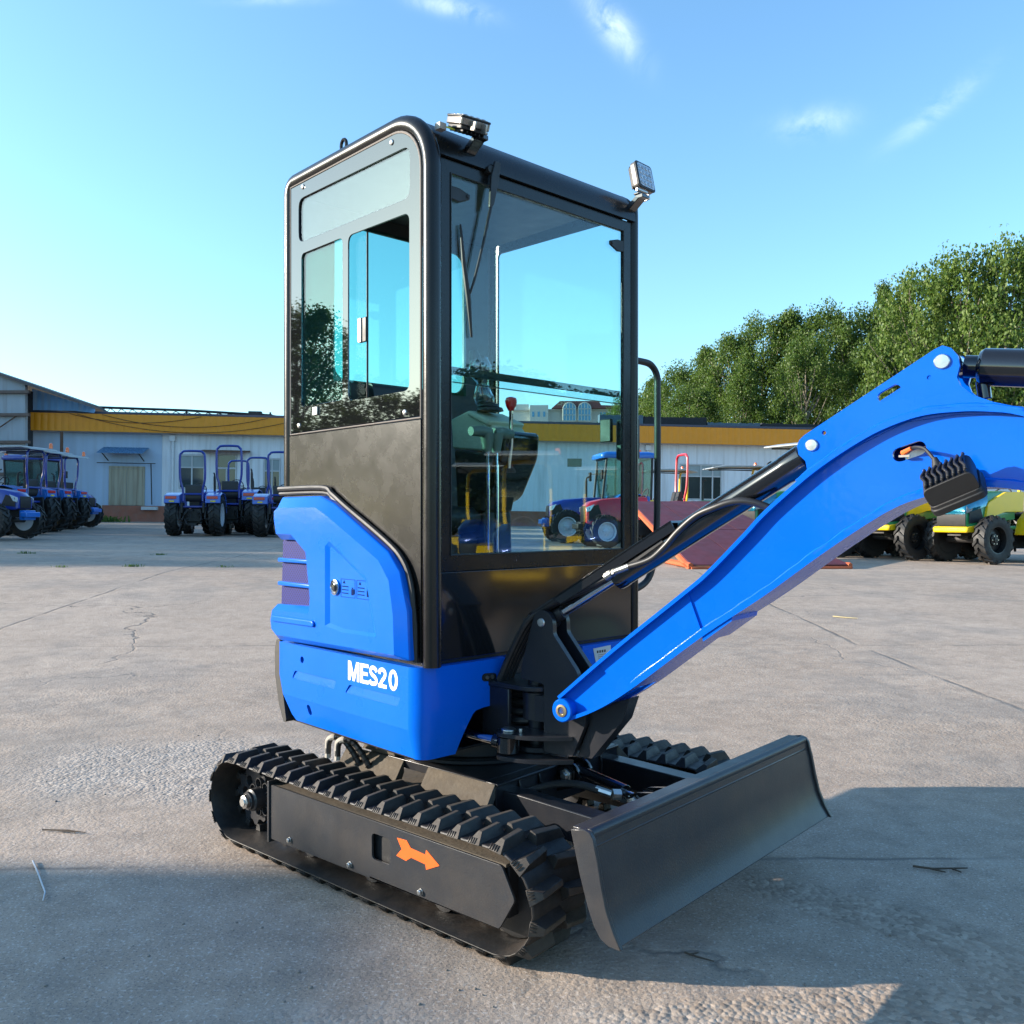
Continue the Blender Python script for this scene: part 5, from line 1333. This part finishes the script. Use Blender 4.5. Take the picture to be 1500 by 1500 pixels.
# wandering cracks, only in places
wp = nt.nodes.new('ShaderNodeVectorMath'); wp.operation = 'ADD'
nw = N(nt, 'ShaderNodeTexNoise'); nw.inputs['Scale'].default_value = 1.3; nw.inputs['Detail'].default_value = 6; nt.links.new(P_, nw.inputs['Vector'])
sc_ = nt.nodes.new('ShaderNodeVectorMath'); sc_.operation = 'SCALE'; sc_.inputs['Scale'].default_value = .9; nt.links.new(nw.outputs['Color'], sc_.inputs[0])
nt.links.new(P_, wp.inputs[0]); nt.links.new(sc_.outputs[0], wp.inputs[1])
vc = N(nt, 'ShaderNodeTexVoronoi'); vc.feature = 'DISTANCE_TO_EDGE'; vc.inputs['Scale'].default_value = .23; nt.links.new(wp.outputs[0], vc.inputs['Vector'])
crk = MATH(nt, 'MULTIPLY', RAMP(nt, vc.outputs['Distance'], .0035, .0012), RAMP(nt, noise(.28, 3), .46, .54))
# slab joints, a hand-laid grid bent a little by noise
rot = nt.nodes.new('ShaderNodeMapping'); rot.inputs['Rotation'].default_value = (0, 0, R(-1.5)); rot.inputs['Location'].default_value = (8.6, -.8, 0); nt.links.new(P_, rot.inputs[0])
s2 = nt.nodes.new('ShaderNodeSeparateXYZ'); nt.links.new(rot.outputs[0], s2.inputs[0])
jn = []
for ax, per in ((0, 8.0), (1, 4.8)):
    w_ = MATH(nt, 'ADD', s2.outputs[ax], MATH(nt, 'MULTIPLY', noise(.9, 4), .16))
    jn.append(RAMP(nt, MATH(nt, 'ABSOLUTE', MATH(nt, 'SUBTRACT', MATH(nt, 'FRACT', MATH(nt, 'DIVIDE', w_, per)), .5)), .0024, .0009))
jt = MATH(nt, 'MAXIMUM', jn[0], jn[1])
jt = MATH(nt, 'MULTIPLY', jt, RAMP(nt, noise(1.7, 4), .36, .56))
lines = MATH(nt, 'MAXIMUM', crk, jt)
col = MIX(nt, MATH(nt, 'MULTIPLY', lines, .8), col, (.09, .08, .072))
# smooth bluish worn patch and scoured rough patch
sm = RAMP(nt, noise(.55, 4), .52, .6)
col = MIX(nt, MATH(nt, 'MULTIPLY', sm, .45), col, (.235, .205, .178))
b = N(nt, 'ShaderNodeBsdfPrincipled'); nt.links.new(col, b.inputs['Base Color']); b.inputs['Roughness'].default_value = .85; b.inputs['Specular IOR Level'].default_value = .3
def blob(x, y, rx, ry, a=0):
    ca, sa = math.cos(R(a)), math.sin(R(a))
    dx = MATH(nt, 'SUBTRACT', sp.outputs[0], x); dy = MATH(nt, 'SUBTRACT', sp.outputs[1], y)
    e1 = MATH(nt, 'DIVIDE', MATH(nt, 'ADD', MATH(nt, 'MULTIPLY', dx, ca), MATH(nt, 'MULTIPLY', dy, sa)), rx)
    e2 = MATH(nt, 'DIVIDE', MATH(nt, 'SUBTRACT', MATH(nt, 'MULTIPLY', dy, ca), MATH(nt, 'MULTIPLY', dx, sa)), ry)
    return MATH(nt, 'POWER', 2.718, MATH(nt, 'MULTIPLY', MATH(nt, 'ADD', MATH(nt, 'MULTIPLY', e1, e1), MATH(nt, 'MULTIPLY', e2, e2)), -1.))
n_r = noise(2.6, 6, .65)
scour = RAMP(nt, MATH(nt, 'MULTIPLY', MATH(nt, 'MAXIMUM', blob(-1.5, 4.3, 1.25, .75, -8), MATH(nt, 'MULTIPLY', blob(-.1, 2.0, 1.6, .35), .75)), MATH(nt, 'ADD', n_r, .42)), .40, .72)
seam = RAMP(nt, MATH(nt, 'MULTIPLY', MATH(nt, 'MAXIMUM', blob(1.08, 2.72, .55, .14, -38), MATH(nt, 'MAXIMUM', blob(.75, 2.15, .8, .16, 8), blob(1.35, 2.35, .35, .10, -50))), MATH(nt, 'ADD', n_r, .45)), .34, .60)
peb = N(nt, 'ShaderNodeTexVoronoi'); peb.inputs['Scale'].default_value = 62; nt.links.new(P_, peb.inputs['Vector'])
peb2 = N(nt, 'ShaderNodeTexVoronoi'); peb2.inputs['Scale'].default_value = 26; nt.links.new(P_, peb2.inputs['Vector'])
bw = nt.nodes.new('ShaderNodeRGBToBW'); nt.links.new(peb.outputs['Color'], bw.inputs[0])
gcol = MIX(nt, bw.outputs[0], (.17, .125, .09), (.46, .37, .29))
col = MIX(nt, MATH(nt, 'MULTIPLY', seam, .75), col, gcol)
col = MIX(nt, MATH(nt, 'MULTIPLY', scour, .65), col, MIX(nt, bw.outputs[0], (.22, .19, .165), (.47, .42, .37)))
rgh = RAMP(nt, noise(.6, 4), .48, .66)
rough_all = MATH(nt, 'MAXIMUM', MATH(nt, 'MAXIMUM', scour, seam), MATH(nt, 'ADD', MATH(nt, 'MULTIPLY', rgh, .35), .22))
mott = noise(7.5, 7, .72)
col = MIX(nt, MATH(nt, 'MULTIPLY', RAMP(nt, mott, .50, .72), .5), col, (.17, .138, .112))
col = MIX(nt, MATH(nt, 'MULTIPLY', RAMP(nt, mott, .48, .30), .35), col, (.50, .42, .345))
hgt = MATH(nt, 'ADD', MATH(nt, 'MULTIPLY', grit, .6), MATH(nt, 'MULTIPLY', fine, .9))
pb_ = MATH(nt, 'ADD', MATH(nt, 'SUBTRACT', 1., peb.outputs['Distance']), MATH(nt, 'MULTIPLY', MATH(nt, 'SUBTRACT', 1., peb2.outputs['Distance']), .9))
hgt = MATH(nt, 'ADD', hgt, MATH(nt, 'MULTIPLY', MATH(nt, 'MULTIPLY', pb_, rough_all), 1.45))
nt.links.new(col, b.inputs['Base Color'])
hgt = MATH(nt, 'SUBTRACT', hgt, MATH(nt, 'MULTIPLY', lines, 1.6))
bp = N(nt, 'ShaderNodeBump'); bp.inputs['Strength'].default_value = .6; bp.inputs['Distance'].default_value = .005
nt.links.new(hgt, bp.inputs['Height']); nt.links.new(bp.outputs[0], b.inputs['Normal']); nt.links.new(b.outputs[0], out.inputs[0])
me.materials.append(m)

# twigs, wire, weeds
TW = mat('dry_twig', (.07, .05, .035), .9, var=.3); STRAW = mat('straw', (.5, .4, .2), .8)
def gp(p, y): 
    D = 5.
    for _ in range(40):
        X = (p-750)/1315*D; D = (1.18 - zg(X, D)) * 1315 / (y-757)
    return Vector(((p-750)/1315*D, D, zg((p-750)/1315*D, D)))
def twig(pts, r, m_, lab, cat, nm, lift=.004):
    mb = MB()
    for P in pts: mb.tube([gp(*q) + Vector((0, 0, lift + r)) for q in P], [r]*(len(P)-1) + [r*.6], 6)
    tag(mb.build(nm, m_), lab, cat)
twig([[(1337, 1272), (1365, 1276), (1417, 1275)], [(1360, 1275), (1385, 1281)], [(1395, 1276), (1408, 1281)]], .004, TW, 'dark forked twig on the shaded concrete right of the blade', 'twig', 'twig')
twig([[(1003, 1399), (1020, 1405), (1046, 1412)], [(1010, 1402), (1023, 1399)]], .003, TW, 'thin dark twig on the concrete below the blade', 'twig', 'twig')
twig([[(48, 1264), (55, 1280), (66, 1310), (63, 1322)]], .0028, mat('grey_wire', (.42, .44, .47), .4), 'short bent grey wire on the shaded concrete at the left', 'wire', 'wire')
twig([[(1220, 904), (1240, 906), (1256, 907)]], .006, STRAW, 'pale straw stalk on the sunlit concrete behind the boom', 'straw', 'straw_stalk')
twig([[(62, 1218), (100, 1219), (125, 1222)], [(85, 1219), (110, 1222)]], .003, TW, 'thin brown twig at the edge of the sunlight on the left', 'twig', 'twig')
WEED = leaf_mat('weed_leaf', (.04, .1, .02), (.1, .17, .04)); rnd = random.Random(9)
for i, (p, y, n, s) in enumerate(((194, 830, 16, .045), (233, 813, 12, .045), (38, 811, 16, .05), (88, 831, 9, .04), (328, 831, 8, .04), (143, 764, 20, .25), (158, 763, 20, .3))):
    c = gp(p, y) if y > 790 else Vector((px(p, 40), 40, zg(px(p, 40), 40)))
    V = []; F = []
    for k in range(n*3):
        a = rnd.uniform(0, 6.28); d = rnd.uniform(0, 2.4*s); q = c + Vector((d*math.cos(a)*1.6, d*math.sin(a)*.6, 0)); h = s*rnd.uniform(.3, 1)
        w = Vector((math.cos(a*3), math.sin(a*3), 0))*s*.14; t_ = q + Vector((rnd.uniform(-.5, .5)*s, rnd.uniform(-.5, .5)*s, h)); o = len(V)
        V += [tuple(q - w), tuple(q + w), tuple(t_ + w*.6), tuple(t_ - w*.6)]; F.append((o, o+1, o+2, o+3))
    me = bpy.data.meshes.new('weed'); me.from_pydata(V, [], F); me.materials.append(WEED)
    o = bpy.data.objects.new('weed_tuft', me); COL.objects.link(o)
    tag(o, 'small green weed tuft ' + ('in the long joint left of the excavator', 'on the grey concrete before the tractors', 'in front of the left edge tractor', 'small, left in the long joint', 'at the right end of the long joint', 'tall, at the foot of the red plinth, left one', 'tall, at the foot of the red plinth, right one')[i], 'weed', 'weed tufts on the yard')
# loose pebbles near the machine
peb_m = mat('pebble', (.24, .2, .165), .9, var=.4, scale=3)
def rock(seed):
    bm = bmesh.new(); bmesh.ops.create_icosphere(bm, subdivisions=2, radius=1); r_ = random.Random(seed)
    for v in bm.verts: v.co *= r_.uniform(.75, 1.1); v.co.z *= .6
    me = bpy.data.meshes.new('pebble'); bm.to_mesh(me); bm.free(); me.materials.append(peb_m); me.polygons.foreach_set('use_smooth', [True]*len(me.polygons)); return me
RK = [rock(i) for i in range(4)]
r_ = random.Random(31); k = 0
cl = [(170, 1130, 160, 60), (330, 1110, 120, 50), (1180, 1260, 90, 60), (820, 1440, 120, 30), (1330, 1400, 120, 60), (600, 1440, 250, 40), (250, 1380, 250, 60)]
for i in range(64):
    c = cl[i % len(cl)]; p, y = r_.gauss(c[0], c[2]*.6), r_.gauss(c[1], c[3]*.6)
    if not (5 < p < 1495 and 1000 < y < 1495): continue
    q = gp(p, y)
    l = (Vector((q.x+.136, q.y-3.325))); 
    if abs(l.x*.750 - l.y*.661) < 1.15 and abs(-l.x*.661 - l.y*.75) < .7: continue
    s = r_.uniform(.003, .0065) * (1.5 if r_.random() < .1 else 1)
    o = bpy.data.objects.new('pebble', RK[i % 4]); COL.objects.link(o); o.location = q + Vector((0, 0, s*.3)); o.scale = (s, s*r_.uniform(.7, 1.2), s); o.rotation_euler = (0, 0, r_.uniform(0, 6))
    tag(o, 'small grey pebble lying loose on the concrete', 'pebble', 'loose pebbles on the concrete')

# ------------------------------------------------------------------ sky, sun, camera
EL, AZ = R(16.), R(178.)
w = bpy.data.worlds.new('World'); SC.world = w; w.use_nodes = True; nt = w.node_tree; nt.nodes.clear()
out = nt.nodes.new('ShaderNodeOutputWorld'); bg = nt.nodes.new('ShaderNodeBackground')
sky = nt.nodes.new('ShaderNodeTexSky'); sky.sky_type = 'NISHITA'; sky.sun_disc = False; sky.sun_elevation = EL; sky.sun_rotation = PI/2 - AZ
sky.air_density = 1.0; sky.dust_density = DUST; sky.ozone_density = OZ; sky.altitude = 50
tc = nt.nodes.new('ShaderNodeTexCoord'); sp = nt.nodes.new('ShaderNodeSeparateXYZ'); nt.links.new(tc.outputs['Generated'], sp.inputs[0])
yy = MATH(nt, 'MAXIMUM', sp.outputs[1], .05)
u = MATH(nt, 'DIVIDE', sp.outputs[0], yy); v = MATH(nt, 'DIVIDE', sp.outputs[2], yy)
n1 = N(nt, 'ShaderNodeTexNoise'); n1.inputs['Scale'].default_value = 17; n1.inputs['Detail'].default_value = 8; n1.inputs['Roughness'].default_value = .62; n1.inputs['Distortion'].default_value = .6
mp = nt.nodes.new('ShaderNodeMapping'); mp.inputs['Scale'].default_value = (1, 1, 1.6); mp.inputs['Rotation'].default_value = (0, .5, 0); nt.links.new(tc.outputs['Generated'], mp.inputs[0]); nt.links.new(mp.outputs[0], n1.inputs['Vector'])
tot = None
for (p, y, ang, a_, b_, amp) in ((893, 32, 52, .045, .015, .5), (655, 8, 15, .04, .010, .5), (1195, 180, -8, .036, .014, .32), (1375, 158, -38, .06, .011, .2), (400, 0, 0, .05, .006, .15)):
    u0, v0 = (p-750)/1315, (757-y)/1315; ca, sa = math.cos(R(-ang)), math.sin(R(-ang))
    du = MATH(nt, 'SUBTRACT', u, u0); dv = MATH(nt, 'SUBTRACT', v, v0)
    e1 = MATH(nt, 'DIVIDE', MATH(nt, 'ADD', MATH(nt, 'MULTIPLY', du, ca), MATH(nt, 'MULTIPLY', dv, sa)), a_)
    e2 = MATH(nt, 'DIVIDE', MATH(nt, 'SUBTRACT', MATH(nt, 'MULTIPLY', dv, ca), MATH(nt, 'MULTIPLY', du, sa)), b_)
    q = MATH(nt, 'ADD', MATH(nt, 'MULTIPLY', e1, e1), MATH(nt, 'MULTIPLY', e2, e2))
    g = MATH(nt, 'MULTIPLY', MATH(nt, 'POWER', 2.718, MATH(nt, 'MULTIPLY', q, -1.)), amp)
    tot = g if tot is None else MATH(nt, 'ADD', tot, g)
cloud = MATH(nt, 'MULTIPLY', tot, RAMP(nt, n1.outputs['Fac'], .36, .68), True)
skyc = nt.nodes.new('ShaderNodeMix'); skyc.data_type = 'RGBA'; skyc.blend_type = 'MULTIPLY'; skyc.inputs[0].default_value = 1; nt.links.new(sky.outputs[0], skyc.inputs[6]); skyc.inputs[7].default_value = (*SKYTINT, 1)
cc = MIX(nt, cloud, skyc.outputs[2], CLOUDC)
nt.links.new(cc, bg.inputs[0]); bg.inputs[1].default_value = SKYS; nt.links.new(bg.outputs[0], out.inputs[0])
sl = bpy.data.lights.new('sun', 'SUN'); sl.energy = SUNE; sl.angle = R(.5); sl.color = (1, .89, .76)
so = bpy.data.objects.new('sun', sl); COL.objects.link(so)
sd = Vector((math.cos(AZ)*math.cos(EL), math.sin(AZ)*math.cos(EL), math.sin(EL))); so.rotation_euler = sd.to_track_quat('Z', 'Y').to_euler(); so.location = sd*30
cam = bpy.data.cameras.new('camera'); cam.sensor_width = 36; cam.lens = 36*1315/1500; cam.shift_y = 7/1500; cam.clip_end = 3000; cam.clip_start = .05
co = bpy.data.objects.new('camera', cam); COL.objects.link(co); co.location = (0, 0, 1.18); co.rotation_euler = (R(90), 0, 0); SC.camera = co
SC.view_settings.view_transform = 'Standard'; SC.view_settings.look = 'None'; SC.view_settings.exposure = EXPO; SC.view_settings.gamma = 1
SC.cycles.transparent_max_bounces = 32; SC.cycles.max_bounces = 8; SC.cycles.use_denoising = True
